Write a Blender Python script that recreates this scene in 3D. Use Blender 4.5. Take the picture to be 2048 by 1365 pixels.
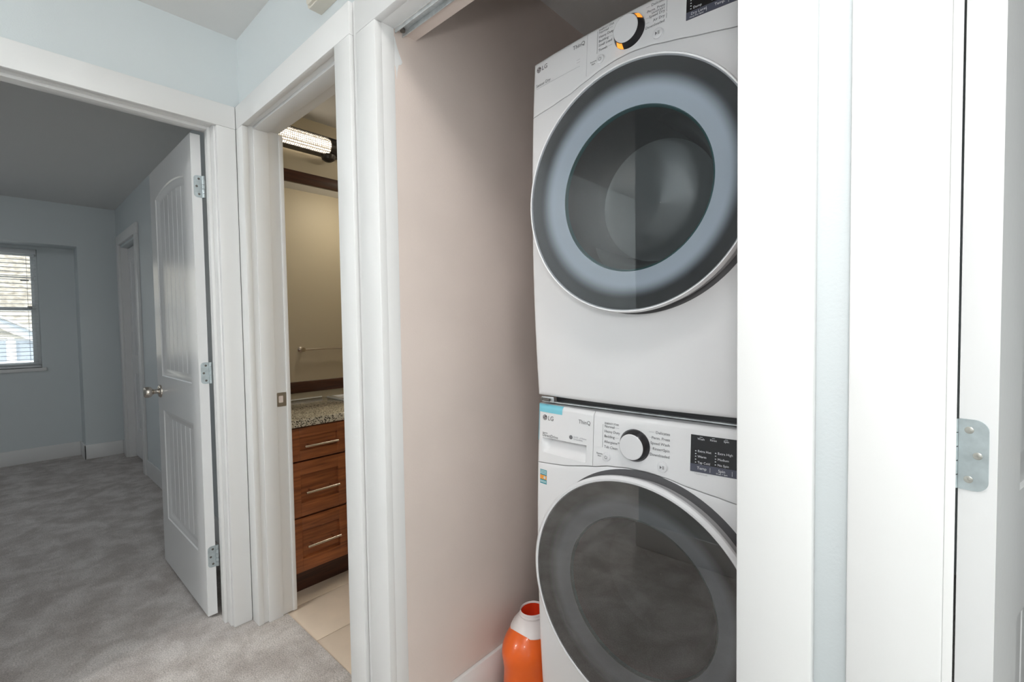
import bpy, bmesh, math, random
from mathutils import Vector, Matrix

for o in list(bpy.data.objects):
    bpy.data.objects.remove(o, do_unlink=True)
scene = bpy.context.scene
COL = scene.collection
rnd = random.Random(7)

# ------------------------------------------------------------------ camera
CAM_H = 1.2165
cam_d = bpy.data.cameras.new('camera')
cam = bpy.data.objects.new('camera', cam_d)
COL.objects.link(cam)
FPX = 929.17
cam_d.sensor_fit = 'HORIZONTAL'
cam_d.sensor_width = 36.0
cam_d.lens = FPX / 2048.0 * 36.0
cam_d.clip_start = 0.02
cam_d.clip_end = 200
yaw, pit, rol = math.radians(132.095), math.radians(-2.006), math.radians(0.8468)
fw = Vector((math.cos(yaw) * math.cos(pit), math.sin(yaw) * math.cos(pit), math.sin(pit)))
rt = Vector((math.sin(yaw), -math.cos(yaw), 0.0))
dn = fw.cross(rt)
c_, s_ = math.cos(rol), math.sin(rol)
R_ = c_ * rt + s_ * dn
D_ = -s_ * rt + c_ * dn
m3 = Matrix((R_, -D_, -fw)).transposed()
cam.matrix_world = Matrix.Translation((0, 0, CAM_H)) @ m3.to_4x4()
scene.camera = cam

# ------------------------------------------------------------------ world, sun, exposure
scene.view_settings.view_transform = 'Standard'
scene.view_settings.look = 'None'
scene.view_settings.exposure = 0.15
scene.view_settings.gamma = 1.0
scene.view_settings.use_curve_mapping = False
world = bpy.data.worlds.new('sky')
scene.world = world
world.use_nodes = True
wn = world.node_tree.nodes
wn['Background'].inputs[0].default_value = (0.84, 0.91, 1.0, 1)
wn['Background'].inputs[1].default_value = 2.5


def add_light(name, kind, loc, energy, color=(1, 1, 1), **kw):
    d = bpy.data.lights.new(name, kind)
    d.energy = energy
    d.color = color
    for k, v in kw.items():
        setattr(d, k, v)
    o = bpy.data.objects.new(name, d)
    o.location = loc
    COL.objects.link(o)
    return o


sun = add_light('sun', 'SUN', (0, 0, 10), 3.2, (1.0, 0.95, 0.86), angle=0.01)
sun.rotation_euler = (math.radians(38), math.radians(22), math.radians(20))
# the photographer's flash, just above the lens
add_light('camera_flash', 'POINT', (0.03, -0.06, 1.43), 8.8, (1.0, 0.985, 0.97), shadow_soft_size=0.05)

# added fill light behind the unseen glazed door, right end of the hall
end_fill = add_light('hall_fill_light', 'AREA', (1.36, 0.14, 0.90), 13.0, (1.0, 0.99, 0.975), shape='RECTANGLE', size=0.84, size_y=1.60)
end_fill.rotation_euler = (math.radians(90), 0, math.radians(90))

# ------------------------------------------------------------------ materials
MATS = {}


def new_mat(name):
    m = bpy.data.materials.new(name)
    m.use_nodes = True
    nt = m.node_tree
    b = nt.nodes['Principled BSDF']
    MATS[name] = m
    return m, nt, b


def plain(name, col, rough=0.5, metal=0.0, bump=0.0, bscale=200.0, spec=0.5, coat=0.0, var=0.0, vscale=3.0):
    m, nt, b = new_mat(name)
    b.inputs['Base Color'].default_value = (*col, 1)
    b.inputs['Roughness'].default_value = rough
    b.inputs['Metallic'].default_value = metal
    b.inputs['Specular IOR Level'].default_value = spec
    b.inputs['Coat Weight'].default_value = coat
    b.inputs['Coat Roughness'].default_value = 0.08
    tc = nt.nodes.new('ShaderNodeTexCoord')
    if bump > 0:
        n = nt.nodes.new('ShaderNodeTexNoise')
        n.inputs['Scale'].default_value = bscale
        n.inputs['Detail'].default_value = 3
        bp = nt.nodes.new('ShaderNodeBump')
        bp.inputs['Strength'].default_value = bump
        bp.inputs['Distance'].default_value = 0.002
        nt.links.new(tc.outputs['Object'], n.inputs['Vector'])
        nt.links.new(n.outputs['Fac'], bp.inputs['Height'])
        nt.links.new(bp.outputs['Normal'], b.inputs['Normal'])
    if var > 0:
        n = nt.nodes.new('ShaderNodeTexNoise')
        n.inputs['Scale'].default_value = vscale
        n.inputs['Detail'].default_value = 4
        r = nt.nodes.new('ShaderNodeValToRGB')
        r.color_ramp.elements[0].position = 0.3
        r.color_ramp.elements[1].position = 0.7
        r.color_ramp.elements[0].color = (*[c * (1 - var) for c in col], 1)
        r.color_ramp.elements[1].color = (*[min(1, c * (1 + var)) for c in col], 1)
        nt.links.new(tc.outputs['Object'], n.inputs['Vector'])
        nt.links.new(n.outputs['Fac'], r.inputs['Fac'])
        nt.links.new(r.outputs['Color'], b.inputs['Base Color'])
    return m


def emit(name, col, strength):
    m, nt, b = new_mat(name)
    b.inputs['Base Color'].default_value = (*col, 1)
    b.inputs['Emission Color'].default_value = (*col, 1)
    b.inputs['Emission Strength'].default_value = strength
    return m


plain('trim_white', (0.84, 0.835, 0.83), 0.34)
plain('door_white', (0.84, 0.84, 0.845), 0.24, bump=0.05, bscale=90)
plain('wall_blue', (0.69, 0.735, 0.75), 0.55, bump=0.12, bscale=260)
plain('ceiling_white', (0.78, 0.775, 0.765), 0.8, bump=0.2, bscale=180)
plain('closet_beige', (0.76, 0.655, 0.60), 0.5, bump=0.12, bscale=220, var=0.03, vscale=5)
plain('bath_tan', (0.59, 0.52, 0.385), 0.55, bump=0.1, bscale=220)
plain('appliance_white', (0.84, 0.84, 0.855), 0.22, coat=0.3)
plain('appliance_grey', (0.45, 0.45, 0.46), 0.4)
plain('rim_white', (0.80, 0.80, 0.82), 0.2, coat=0.3)
plain('dark_plastic', (0.03, 0.03, 0.033), 0.35)
plain('gap_grey', (0.10, 0.10, 0.105), 0.5)
plain('knob_dark', (0.055, 0.055, 0.06), 0.22, metal=0.6)
plain('print_grey', (0.16, 0.16, 0.17), 0.5)
plain('print_light', (0.45, 0.45, 0.48), 0.5)
plain('logo_dark', (0.10, 0.08, 0.085), 0.4)
plain('screen_black', (0.02, 0.02, 0.023), 0.12, coat=0.5)
plain('screen_band', (0.10, 0.105, 0.14), 0.2)
plain('screen_print', (0.75, 0.76, 0.80), 0.5)
plain('hinge_zinc', (0.50, 0.56, 0.58), 0.38, metal=0.55, var=0.12, vscale=60)
plain('steel', (0.62, 0.60, 0.57), 0.28, metal=1.0)
plain('nickel', (0.66, 0.60, 0.54), 0.26, metal=1.0)
plain('dark_bronze', (0.05, 0.045, 0.042), 0.35, metal=0.4)
plain('galvanized', (0.66, 0.69, 0.70), 0.4, metal=0.6, var=0.2, vscale=40)
plain('screw_dark', (0.16, 0.15, 0.14), 0.4, metal=0.6)
plain('screw_steel', (0.55, 0.54, 0.50), 0.3, metal=0.9)
plain('bottle_orange', (0.88, 0.135, 0.012), 0.3, coat=0.25)
plain('bottle_inside', (0.70, 0.045, 0.01), 0.35)
plain('bottle_collar', (0.80, 0.74, 0.73), 0.3)
plain('label_pink', (0.62, 0.12, 0.32), 0.4, var=0.5, vscale=45)
plain('label_silver', (0.55, 0.57, 0.60), 0.35)
plain('tape_blue', (0.22, 0.62, 0.75), 0.3)
plain('sticker_teal', (0.02, 0.27, 0.33), 0.4)
plain('sticker_orange', (0.85, 0.34, 0.06), 0.4)
plain('sticker_pale', (0.55, 0.72, 0.75), 0.4)
plain('porcelain', (0.80, 0.80, 0.80), 0.12, coat=0.4)
plain('grout', (0.30, 0.23, 0.17), 0.8)
plain('chime_cream', (0.72, 0.68, 0.60), 0.45)
plain('vinyl_white', (0.78, 0.80, 0.81), 0.35)
plain('blind_white', (0.78, 0.80, 0.82), 0.45)
plain('plaster_white', (0.80, 0.80, 0.80), 0.6)
plain('siding_beige', (0.40, 0.35, 0.28), 0.7)
plain('siding_blue', (0.24, 0.27, 0.31), 0.6)
plain('fascia_white', (0.66, 0.66, 0.66), 0.5)
plain('fascia_grey', (0.30, 0.33, 0.36), 0.6)
plain('closet_floor', (0.5, 0.42, 0.34), 0.6)
plain('mirror', (0.86, 0.86, 0.86), 0.02, metal=1.0)
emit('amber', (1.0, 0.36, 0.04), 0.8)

# carpet: short grey cut pile with brushed patches
m, nt, b = new_mat('carpet')
tc = nt.nodes.new('ShaderNodeTexCoord')
n1 = nt.nodes.new('ShaderNodeTexNoise'); n1.inputs['Scale'].default_value = 6.5; n1.inputs['Detail'].default_value = 7; n1.inputs['Roughness'].default_value = 0.65; n1.inputs['Distortion'].default_value = 0.3
n2 = nt.nodes.new('ShaderNodeTexNoise'); n2.inputs['Scale'].default_value = 190; n2.inputs['Detail'].default_value = 3
r1 = nt.nodes.new('ShaderNodeValToRGB')
r1.color_ramp.elements[0].position = 0.40; r1.color_ramp.elements[0].color = (0.51, 0.465, 0.44, 1)
r1.color_ramp.elements[1].position = 0.62; r1.color_ramp.elements[1].color = (0.72, 0.675, 0.65, 1)
r2 = nt.nodes.new('ShaderNodeValToRGB')
r2.color_ramp.elements[0].position = 0.3; r2.color_ramp.elements[0].color = (0.72, 0.72, 0.72, 1)
r2.color_ramp.elements[1].position = 0.7; r2.color_ramp.elements[1].color = (1.15, 1.15, 1.15, 1)
mx = nt.nodes.new('ShaderNodeMixRGB'); mx.blend_type = 'MULTIPLY'; mx.inputs[0].default_value = 1
bp = nt.nodes.new('ShaderNodeBump'); bp.inputs['Strength'].default_value = 0.8; bp.inputs['Distance'].default_value = 0.004
nt.links.new(tc.outputs['Object'], n1.inputs['Vector']); nt.links.new(tc.outputs['Object'], n2.inputs['Vector'])
nt.links.new(n1.outputs['Fac'], r1.inputs['Fac']); nt.links.new(n2.outputs['Fac'], r2.inputs['Fac'])
nt.links.new(r1.outputs['Color'], mx.inputs[1]); nt.links.new(r2.outputs['Color'], mx.inputs[2])
nt.links.new(mx.outputs['Color'], b.inputs['Base Color'])
nt.links.new(n2.outputs['Fac'], bp.inputs['Height']); nt.links.new(bp.outputs['Normal'], b.inputs['Normal'])
b.inputs['Roughness'].default_value = 0.95
b.inputs['Specular IOR Level'].default_value = 0.1

# ceramic tile
plain('tile', (0.80, 0.66, 0.53), 0.3, var=0.06, vscale=6)


def wood(name, dark, light, rough=0.32):
    m, nt, b = new_mat(name)
    tc = nt.nodes.new('ShaderNodeTexCoord')
    mp = nt.nodes.new('ShaderNodeMapping'); mp.inputs['Scale'].default_value = (3, 1.6, 26)
    n = nt.nodes.new('ShaderNodeTexNoise'); n.inputs['Scale'].default_value = 3.0; n.inputs['Detail'].default_value = 6; n.inputs['Distortion'].default_value = 0.6
    r = nt.nodes.new('ShaderNodeValToRGB')
    r.color_ramp.elements[0].position = 0.3; r.color_ramp.elements[0].color = (*dark, 1)
    r.color_ramp.elements[1].position = 0.72; r.color_ramp.elements[1].color = (*light, 1)
    nt.links.new(tc.outputs['Object'], mp.inputs['Vector']); nt.links.new(mp.outputs['Vector'], n.inputs['Vector'])
    nt.links.new(n.outputs['Fac'], r.inputs['Fac']); nt.links.new(r.outputs['Color'], b.inputs['Base Color'])
    b.inputs['Roughness'].default_value = rough
    return m


wood('cherry', (0.16, 0.048, 0.018), (0.42, 0.135, 0.045))
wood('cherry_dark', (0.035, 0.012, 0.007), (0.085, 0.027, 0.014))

m, nt, b = new_mat('granite')
tc = nt.nodes.new('ShaderNodeTexCoord')
v = nt.nodes.new('ShaderNodeTexVoronoi'); v.inputs['Scale'].default_value = 150
n = nt.nodes.new('ShaderNodeTexNoise'); n.inputs['Scale'].default_value = 90; n.inputs['Detail'].default_value = 5
ad = nt.nodes.new('ShaderNodeMath'); ad.operation = 'ADD'
r = nt.nodes.new('ShaderNodeValToRGB')
r.color_ramp.elements[0].position = 0.70; r.color_ramp.elements[0].color = (0.03, 0.028, 0.024, 1)
r.color_ramp.elements[1].position = 0.98; r.color_ramp.elements[1].color = (0.55, 0.49, 0.38, 1)
e = r.color_ramp.elements.new(0.88); e.color = (0.15, 0.125, 0.095, 1)
nt.links.new(tc.outputs['Object'], v.inputs['Vector']); nt.links.new(tc.outputs['Object'], n.inputs['Vector'])
nt.links.new(v.outputs['Distance'], ad.inputs[0]); nt.links.new(n.outputs['Fac'], ad.inputs[1])
nt.links.new(ad.outputs[0], r.inputs['Fac']); nt.links.new(r.outputs['Color'], b.inputs['Base Color'])
b.inputs['Roughness'].default_value = 0.12

# roof shingles of the house outside
m, nt, b = new_mat('shingles')
tc = nt.nodes.new('ShaderNodeTexCoord')
n = nt.nodes.new('ShaderNodeTexNoise'); n.inputs['Scale'].default_value = 9; n.inputs['Detail'].default_value = 6
r = nt.nodes.new('ShaderNodeValToRGB')
r.color_ramp.elements[0].position = 0.35; r.color_ramp.elements[0].color = (0.25, 0.215, 0.175, 1)
r.color_ramp.elements[1].position = 0.65; r.color_ramp.elements[1].color = (0.48, 0.43, 0.36, 1)
nt.links.new(tc.outputs['Object'], n.inputs['Vector']); nt.links.new(n.outputs['Fac'], r.inputs['Fac'])
nt.links.new(r.outputs['Color'], b.inputs['Base Color']); b.inputs['Roughness'].default_value = 0.9


def glass_sheet(name, tint, ior=1.5, rough=0.0):
    m = bpy.data.materials.new(name); m.use_nodes = True; MATS[name] = m
    nt = m.node_tree
    nt.nodes.clear()
    out = nt.nodes.new('ShaderNodeOutputMaterial')
    mix = nt.nodes.new('ShaderNodeMixShader')
    tr = nt.nodes.new('ShaderNodeBsdfTransparent'); tr.inputs['Color'].default_value = (*tint, 1)
    gl = nt.nodes.new('ShaderNodeBsdfGlossy'); gl.inputs['Roughness'].default_value = rough
    gl.inputs['Color'].default_value = (1, 1, 1, 1)
    fr = nt.nodes.new('ShaderNodeFresnel'); fr.inputs['IOR'].default_value = ior
    nt.links.new(fr.outputs[0], mix.inputs[0]); nt.links.new(tr.outputs[0], mix.inputs[1]); nt.links.new(gl.outputs[0], mix.inputs[2])
    nt.links.new(mix.outputs[0], out.inputs['Surface'])
    return m


glass_sheet('window_glass', (0.95, 0.97, 0.96))
glass_sheet('dryer_glass', (0.86, 0.88, 0.90), 1.5, 0.02)
glass_sheet('washer_glass', (0.90, 0.90, 0.91), 2.25, 0.012)
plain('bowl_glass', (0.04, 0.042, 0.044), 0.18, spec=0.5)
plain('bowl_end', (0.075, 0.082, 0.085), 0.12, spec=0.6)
plain('glass_edge', (0.03, 0.10, 0.10), 0.1, coat=0.5)
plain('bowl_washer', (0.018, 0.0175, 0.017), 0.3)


def ring_mat(name, cx, cz, r_dark, r_light, light, dark):
    """printed door ring: pale inside fading to near black towards the outside"""
    m, nt, b = new_mat(name)
    ge = nt.nodes.new('ShaderNodeNewGeometry')
    sb = nt.nodes.new('ShaderNodeVectorMath'); sb.operation = 'SUBTRACT'; sb.inputs[1].default_value = (cx, 0, cz)
    mu = nt.nodes.new('ShaderNodeVectorMath'); mu.operation = 'MULTIPLY'; mu.inputs[1].default_value = (1, 0, 1)
    ln = nt.nodes.new('ShaderNodeVectorMath'); ln.operation = 'LENGTH'
    mr = nt.nodes.new('ShaderNodeMapRange'); mr.interpolation_type = 'SMOOTHSTEP'
    mr.inputs['From Min'].default_value = r_light; mr.inputs['From Max'].default_value = r_dark
    mix = nt.nodes.new('ShaderNodeMixRGB')
    mix.inputs[1].default_value = (*light, 1); mix.inputs[2].default_value = (*dark, 1)
    nt.links.new(ge.outputs['Position'], sb.inputs[0]); nt.links.new(sb.outputs[0], mu.inputs[0])
    nt.links.new(mu.outputs[0], ln.inputs[0]); nt.links.new(ln.outputs['Value'], mr.inputs['Value'])
    nt.links.new(mr.outputs[0], mix.inputs[0]); nt.links.new(mix.outputs[0], b.inputs['Base Color'])
    b.inputs['Roughness'].default_value = 0.35
    return m


# bathroom lamp tube: lit, cut-glass pattern
m, nt, b = new_mat('lamp_crystal')
tc = nt.nodes.new('ShaderNodeTexCoord')
v = nt.nodes.new('ShaderNodeTexVoronoi'); v.inputs['Scale'].default_value = 95; v.inputs['Randomness'].default_value = 0.15
r = nt.nodes.new('ShaderNodeValToRGB')
r.color_ramp.elements[0].position = 0.30; r.color_ramp.elements[0].color = (1, 1, 1, 1)
r.color_ramp.elements[1].position = 0.44; r.color_ramp.elements[1].color = (0.045, 0.045, 0.045, 1)
ml = nt.nodes.new('ShaderNodeMath'); ml.operation = 'MULTIPLY'; ml.inputs[1].default_value = 5.5
nt.links.new(tc.outputs['Object'], v.inputs['Vector']); nt.links.new(v.outputs['Distance'], r.inputs['Fac'])
nt.links.new(r.outputs['Color'], ml.inputs[0]); nt.links.new(ml.outputs[0], b.inputs['Emission Strength'])
b.inputs['Emission Color'].default_value = (1.0, 0.86, 0.66, 1)
b.inputs['Base Color'].default_value = (0.8, 0.75, 0.7, 1)


# ------------------------------------------------------------------ helpers
def put(name, me, mats, parent=None):
    o = bpy.data.objects.new(name, me)
    if not isinstance(mats, (list, tuple)):
        mats = [mats]
    for k in mats:
        if len(me.materials) < len(mats):
            me.materials.append(MATS[k])
    COL.objects.link(o)
    if parent is not None:
        o.parent = parent
        o.matrix_parent_inverse = PW[parent.name].inverted() if parent.name in PW else Matrix.Identity(4)
    return o


PW = {}


def root(name, loc, label=None, cat=None, group=None, kind=None):
    o = bpy.data.objects.new(name, None)
    o.empty_display_size = 0.05
    COL.objects.link(o)
    o.location = loc
    PW[o.name] = Matrix.Translation(loc)
    tag(o, label, cat, group, kind)
    return o


def tag(o, label=None, cat=None, group=None, kind=None):
    if label: o['label'] = label
    if cat: o['category'] = cat
    if group: o['group'] = group
    if kind: o['kind'] = kind
    return o


def bm_box(bm, x0, x1, y0, y1, z0, z1, bev=0.0, M=None):
    r = bmesh.ops.create_cube(bm, size=1.0)
    vs = r['verts']
    for v in vs:
        v.co = Vector(((x0 + x1) / 2 + v.co.x * (x1 - x0), (y0 + y1) / 2 + v.co.y * (y1 - y0), (z0 + z1) / 2 + v.co.z * (z1 - z0)))
    if bev > 0:
        es = list({e for v in vs for e in v.link_edges})
        rb = bmesh.ops.bevel(bm, geom=es, offset=bev, segments=2, profile=0.5, affect='EDGES')
        vs = list({v for f in rb['faces'] for v in f.verts} | {v for v in vs if v.is_valid})
    if M is not None:
        for v in vs:
            v.co = M @ v.co
    return vs


def finish(bm, smooth=True, angle=35):
    bmesh.ops.recalc_face_normals(bm, faces=bm.faces)
    me = bpy.data.meshes.new('mesh')
    bm.to_mesh(me)
    bm.free()
    if smooth:
        for p in me.polygons:
            p.use_smooth = True
        try:
            me.set_sharp_from_angle(angle=math.radians(angle))
        except Exception:
            pass
    return me


def box(name, x0, x1, y0, y1, z0, z1, mat, parent=None, bev=0.0, M=None):
    bm = bmesh.new()
    bm_box(bm, x0, x1, y0, y1, z0, z1, bev, M)
    return put(name, finish(bm), mat, parent)


def boxes(name, lst, mat, parent=None, bev=0.0, M=None):
    bm = bmesh.new()
    for bx in lst:
        bm_box(bm, *bx, bev, M)
    return put(name, finish(bm), mat, parent)


def bm_lathe(bm, prof, cx, cy, cz, axis='Y', seg=64, a0=0.0, a1=2 * math.pi, sx=1.0, sz=1.0, closed=False):
    """prof: list of (radius, height along the axis)"""
    full = abs((a1 - a0) - 2 * math.pi) < 1e-6
    ns = seg if full else seg + 1
    rings = []
    for (r, t) in prof:
        ring = []
        for i in range(ns):
            a = a0 + (a1 - a0) * i / seg
            ca, sa = math.cos(a) * r * sx, math.sin(a) * r * sz
            if axis == 'Y':
                co = (cx + ca, cy + t, cz + sa)
            elif axis == 'Z':
                co = (cx + ca, cy + sa, cz + t)
            else:
                co = (cx + t, cy + ca, cz + sa)
            ring.append(bm.verts.new(co))
        rings.append(ring)
    for k in range(len(rings) - 1):
        A, B = rings[k], rings[k + 1]
        for i in range(seg):
            j = (i + 1) % ns
            bm.faces.new((A[i], A[j], B[j], B[i]))
    return rings


def lathe(name, prof, c, axis, mat, parent=None, seg=64, cap0=False, cap1=False, **kw):
    bm = bmesh.new()
    rings = bm_lathe(bm, prof, *c, axis=axis, seg=seg, **kw)
    if cap0: bm.faces.new(rings[0])
    if cap1: bm.faces.new(rings[-1])
    return put(name, finish(bm), mat, parent)


def bm_tube(bm, pts, r, seg=10):
    pts = [Vector(p) for p in pts]
    rings = []
    for i, p in enumerate(pts):
        d = (pts[min(i + 1, len(pts) - 1)] - pts[max(i - 1, 0)]).normalized()
        u = d.cross(Vector((0, 0, 1)))
        if u.length < 1e-3: u = d.cross(Vector((1, 0, 0)))
        u.normalize(); w = d.cross(u)
        rings.append([bm.verts.new(p + r * (math.cos(2 * math.pi * k / seg) * u + math.sin(2 * math.pi * k / seg) * w)) for k in range(seg)])
    for a, b2 in zip(rings, rings[1:]):
        for k in range(seg):
            bm.faces.new((a[k], a[(k + 1) % seg], b2[(k + 1) % seg], b2[k]))
    bm.faces.new(rings[0]); bm.faces.new(rings[-1])


def tube(name, pts, r, mat, parent=None, seg=12):
    bm = bmesh.new(); bm_tube(bm, pts, r, seg)
    return put(name, finish(bm), mat, parent)


def prism(name, poly, d0, d1, axis, mat, parent=None, M=None):
    """extrude a 2-D polygon. axis Y: poly (x,z); X: poly (y,z); Z: poly (x,y)"""
    bm = bmesh.new()
    bm_prism(bm, poly, d0, d1, axis, M)
    return put(name, finish(bm), mat, parent)


def bm_prism(bm, poly, d0, d1, axis, M=None):
    def co(p, d):
        if axis == 'Y': v = Vector((p[0], d, p[1]))
        elif axis == 'X': v = Vector((d, p[0], p[1]))
        else: v = Vector((p[0], p[1], d))
        return M @ v if M is not None else v
    a = [bm.verts.new(co(p, d0)) for p in poly]
    b2 = [bm.verts.new(co(p, d1)) for p in poly]
    bm.faces.new(a); bm.faces.new(b2[::-1])
    n = len(poly)
    for i in range(n):
        j = (i + 1) % n
        bm.faces.new((a[i], b2[i], b2[j], a[j]))


def rounded(x0, x1, z0, z1, r, n=6):
    pts = []
    for (cx, cz, a) in ((x1 - r, z1 - r, 0), (x0 + r, z1 - r, 90), (x0 + r, z0 + r, 180), (x1 - r, z0 + r, 270)):
        for k in range(n + 1):
            t = math.radians(a + 90 * k / n)
            pts.append((cx + r * math.cos(t), cz + r * math.sin(t)))
    return pts


def wall(name, parts, label, top=True):
    """parts: list of (box, material key by face normal dict or key)"""
    bm = bmesh.new()
    keys = []
    for bx, mk in parts:
        before = set(bm.faces)
        bm_box(bm, *bx)
        for f in set(bm.faces) - before:
            f.normal_update()
            n = f.normal
            if isinstance(mk, dict):
                ax = max(range(3), key=lambda i: abs(n[i]))
                key = mk.get(('+' if n[ax] > 0 else '-') + 'xyz'[ax], mk['*'])
            else:
                key = mk
            if key not in keys: keys.append(key)
            f.material_index = keys.index(key)
    me = finish(bm, smooth=False)
    o = put(name, me, keys)
    return tag(o, label, 'wall', kind='structure')


# ------------------------------------------------------------------ key planes
XA = -2.1106      # hall face of the left wall (bedroom door)
XA2 = -2.2256
YB = 0.6941       # hall face of the back wall (bathroom door, laundry closet)
YB2 = 0.81
T = 0.022         # casing thickness
H = 2.39
YO = -0.375       # wall behind the camera
XF = -5.93
XN = -6.20

# ------------------------------------------------------------------ floors and ceiling
bm = bmesh.new()
bm_box(bm, -6.2, XA2 - 0.0005, -2.4, YB2, -0.05, 0)
bm_box(bm, XA2 - 0.0005, XA, -0.14, 0.615, -0.05, 0)
bm_box(bm, XA, 1.6, -2.4, YB, -0.05, 0)
bm_box(bm, -2.03, -1.26, YB, 0.787, -0.05, 0)
bm_box(bm, 0.02, 1.6, YB, 3.0, -0.05, 0)
bm_box(bm, -5.70, -4.95, YB2, 0.93, -0.05, 0)
tag(put('floor', finish(bm, False), 'carpet'), 'grey cut-pile carpet running through hall and bedroom', 'floor', kind='structure')

fb = root('floor_bathroom', (-1.9, 1.6, 0), 'beige ceramic tile floor of the bathroom', 'floor', kind='structure')
box('grout_bed', -2.64, -1.2, 0.787, 2.7, -0.05, -0.008, 'grout', fb)
tm = None
for ix in range(5):
    for iy in range(3):
        x0 = -2.633 + ix * 0.2885 + 0.0015 + 0.005
        y0 = 0.788 + iy * 0.60
        if tm is None:
            bm = bmesh.new(); bm_box(bm, 0, 0.2855, 0, 0.597, -0.012, 0, 0.0015)
            o = put('tile', finish(bm), 'tile', fb); tm = o.data
        else:
            o = put('tile', tm, 'tile', fb)
        o.location = (x0, y0, -0.004)
tag(box('floor_closet', -1.066, -0.15, 0.70, 1.85, -0.05, -0.002, 'closet_floor'), 'plain floor of the laundry closet', 'floor', kind='structure')
tag(box('ceiling', -6.3, 1.7, -2.5, 3.1, H, H + 0.08, 'ceiling_white'), 'flat off-white ceiling', 'ceiling', kind='structure')

# ------------------------------------------------------------------ walls
HD = 2.037
blue = 'wall_blue'
wall('wall_left', [((XA2, XA, -2.4, -0.14, 0, H), blue), ((XA2, XA, 0.617, YB2, 0, H), blue), ((XA2, XA, -0.14, 0.617, HD, H), blue)],
     'pale blue hall wall holding the bedroom doorway')
wb = {'*': blue, '+y': 'bath_tan'}
wc = {'*': blue, '+y': 'closet_beige', '-z': 'closet_beige', '-x': 'closet_beige', '+x': 'closet_beige'}
wall('wall_back', [((XA, -2.03, YB, YB2, 0, H), wb), ((-2.03, -1.262, YB, YB2, HD, H), wb), ((-1.262, -1.084, YB, YB2, 0, H), wb),
                   ((-1.084, -0.178, YB, 0.731, 2.022, H), wc), ((-1.084, -0.178, 0.731, 0.802, 2.003, H), wc), ((-0.178, 0.003, YB, YB2, 0, H), blue), ((0.003, 0.80, YB, YB2, HD, H), blue),
                   ((0.80, 1.6, YB, YB2, 0, H), blue)],
     'pale blue hall wall with bathroom and laundry closet openings')
wall('wall_closet_left', [((-1.2, -1.066, 0.7315, 1.97, 0, H), {'*': 'closet_beige', '-x': 'bath_tan'})], 'beige side wall inside the laundry closet')
wall('wall_closet_back', [((-1.066, -0.15, 1.85, 1.97, 0, H), 'closet_beige')], 'beige back wall of the laundry closet')
wall('wall_closet_right', [((-0.15, 0.020, YB2, 3.0, 0, H), {'*': 'closet_beige', '+x': blue})], 'beige right side wall of the laundry closet')
wall('wall_bathroom_left', [((-2.76, -2.62, YB2, 2.7, 0, H), {'*': blue, '+x': 'bath_tan'})], 'tan bathroom wall behind the vanity mirror')
wall('wall_bathroom_far', [((-2.62, -1.2, 2.7, 2.8, 0, H), 'bath_tan'), ((-1.2, -1.15, 1.97, 2.8, 0, H), 'bath_tan')], 'tan far wall of the bathroom')
wall('wall_opposite', [((-1.175, 1.6, YO - 0.12, YO, 0, H), blue), ((-1.175, -1.06, -2.4, YO - 0.12, 0, H), blue)], 'pale blue hall wall behind the camera')
wall('wall_hall_end', [((1.25, 1.35, YO, -0.32, 0, H), blue), ((1.25, 1.35, 0.60, YB, 0, H), blue), ((1.25, 1.35, -0.32, 0.60, 2.10, H), blue), ((1.6, 1.7, -2.5, 3.1, 0, H), blue)], 'pale blue wall at the end of the hall')
wall('wall_stairs', [((-6.3, 1.6, -2.5, -2.4, 0, H), blue)], 'pale blue outer side wall')
wall('wall_room_far', [((0.020, 1.6, 3.0, 3.1, 0, H), blue)], 'pale blue far wall of the side room')
wall('wall_bedroom_right', [((-6.3, -5.70, YB2, 0.93, 0, H), blue), ((-5.70, -4.95, YB2, 0.93, 2.0, H), blue), ((-4.95, -2.76, YB2, 0.93, 0, H), blue),
                            ((-5.70, -4.95, 0.93, 0.96, 0, 2.0), blue)], 'shaded blue bedroom wall with a white door')
WY0, WY1, WZ0, WZ1 = -1.05, 0.272, 0.88, 1.98
wall('wall_bedroom_far', [((-6.3, XF, 0.525, YB2, 0, H), blue), ((-6.3, XF, -2.4, 0.525, 2.007, H), blue),
                          ((-6.3, XN, -2.4, WY0, 0, 2.007), blue), ((-6.3, XN, WY1, 0.525, 0, 2.007), blue),
                          ((-6.3, XN, WY0, WY1, 0, WZ0), blue), ((-6.3, XN, WY0, WY1, WZ1, 2.007), blue)], 'shaded blue bedroom wall with window niche')

# ------------------------------------------------------------------ door casings
CW = 0.089
bv = 0.003


def trim(n, loc, label):
    return root('trim_%d' % n, loc, label, 'door casing', kind='structure')


# bedroom doorway
t1 = trim(1, (XA, 0.24, 0), 'white casing and jamb around the bedroom doorway')
box('side_casing', XA, XA + T, 0.603, 0.672, 0.0, 2.018, 'trim_white', t1, bv)
box('side_casing', XA, XA + T, -0.215, -0.126, 0.0, 2.018, 'trim_white', t1, bv)
box('head_casing', XA, XA + T, -0.215, 0.672, 2.018, 2.107, 'trim_white', t1, bv)
box('side_jamb', XA2 - 0.002, XA + 0.001, 0.598, 0.617, 0.0, 2.042, 'trim_white', t1, 0.0015)
box('side_jamb', XA2 - 0.002, XA + 0.001, -0.140, -0.121, 0.0, 2.042, 'trim_white', t1, 0.0015)
box('head_jamb', XA2 - 0.002, XA + 0.001, -0.121, 0.598, 2.023, 2.042, 'trim_white', t1, 0.0015)
box('door_stop', -2.186, -2.150, 0.587, 0.598, 0.0, 2.023, 'trim_white', t1, 0.0015)
box('door_stop', -2.186, -2.150, -0.121, -0.110, 0.0, 2.023, 'trim_white', t1, 0.0015)
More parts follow.
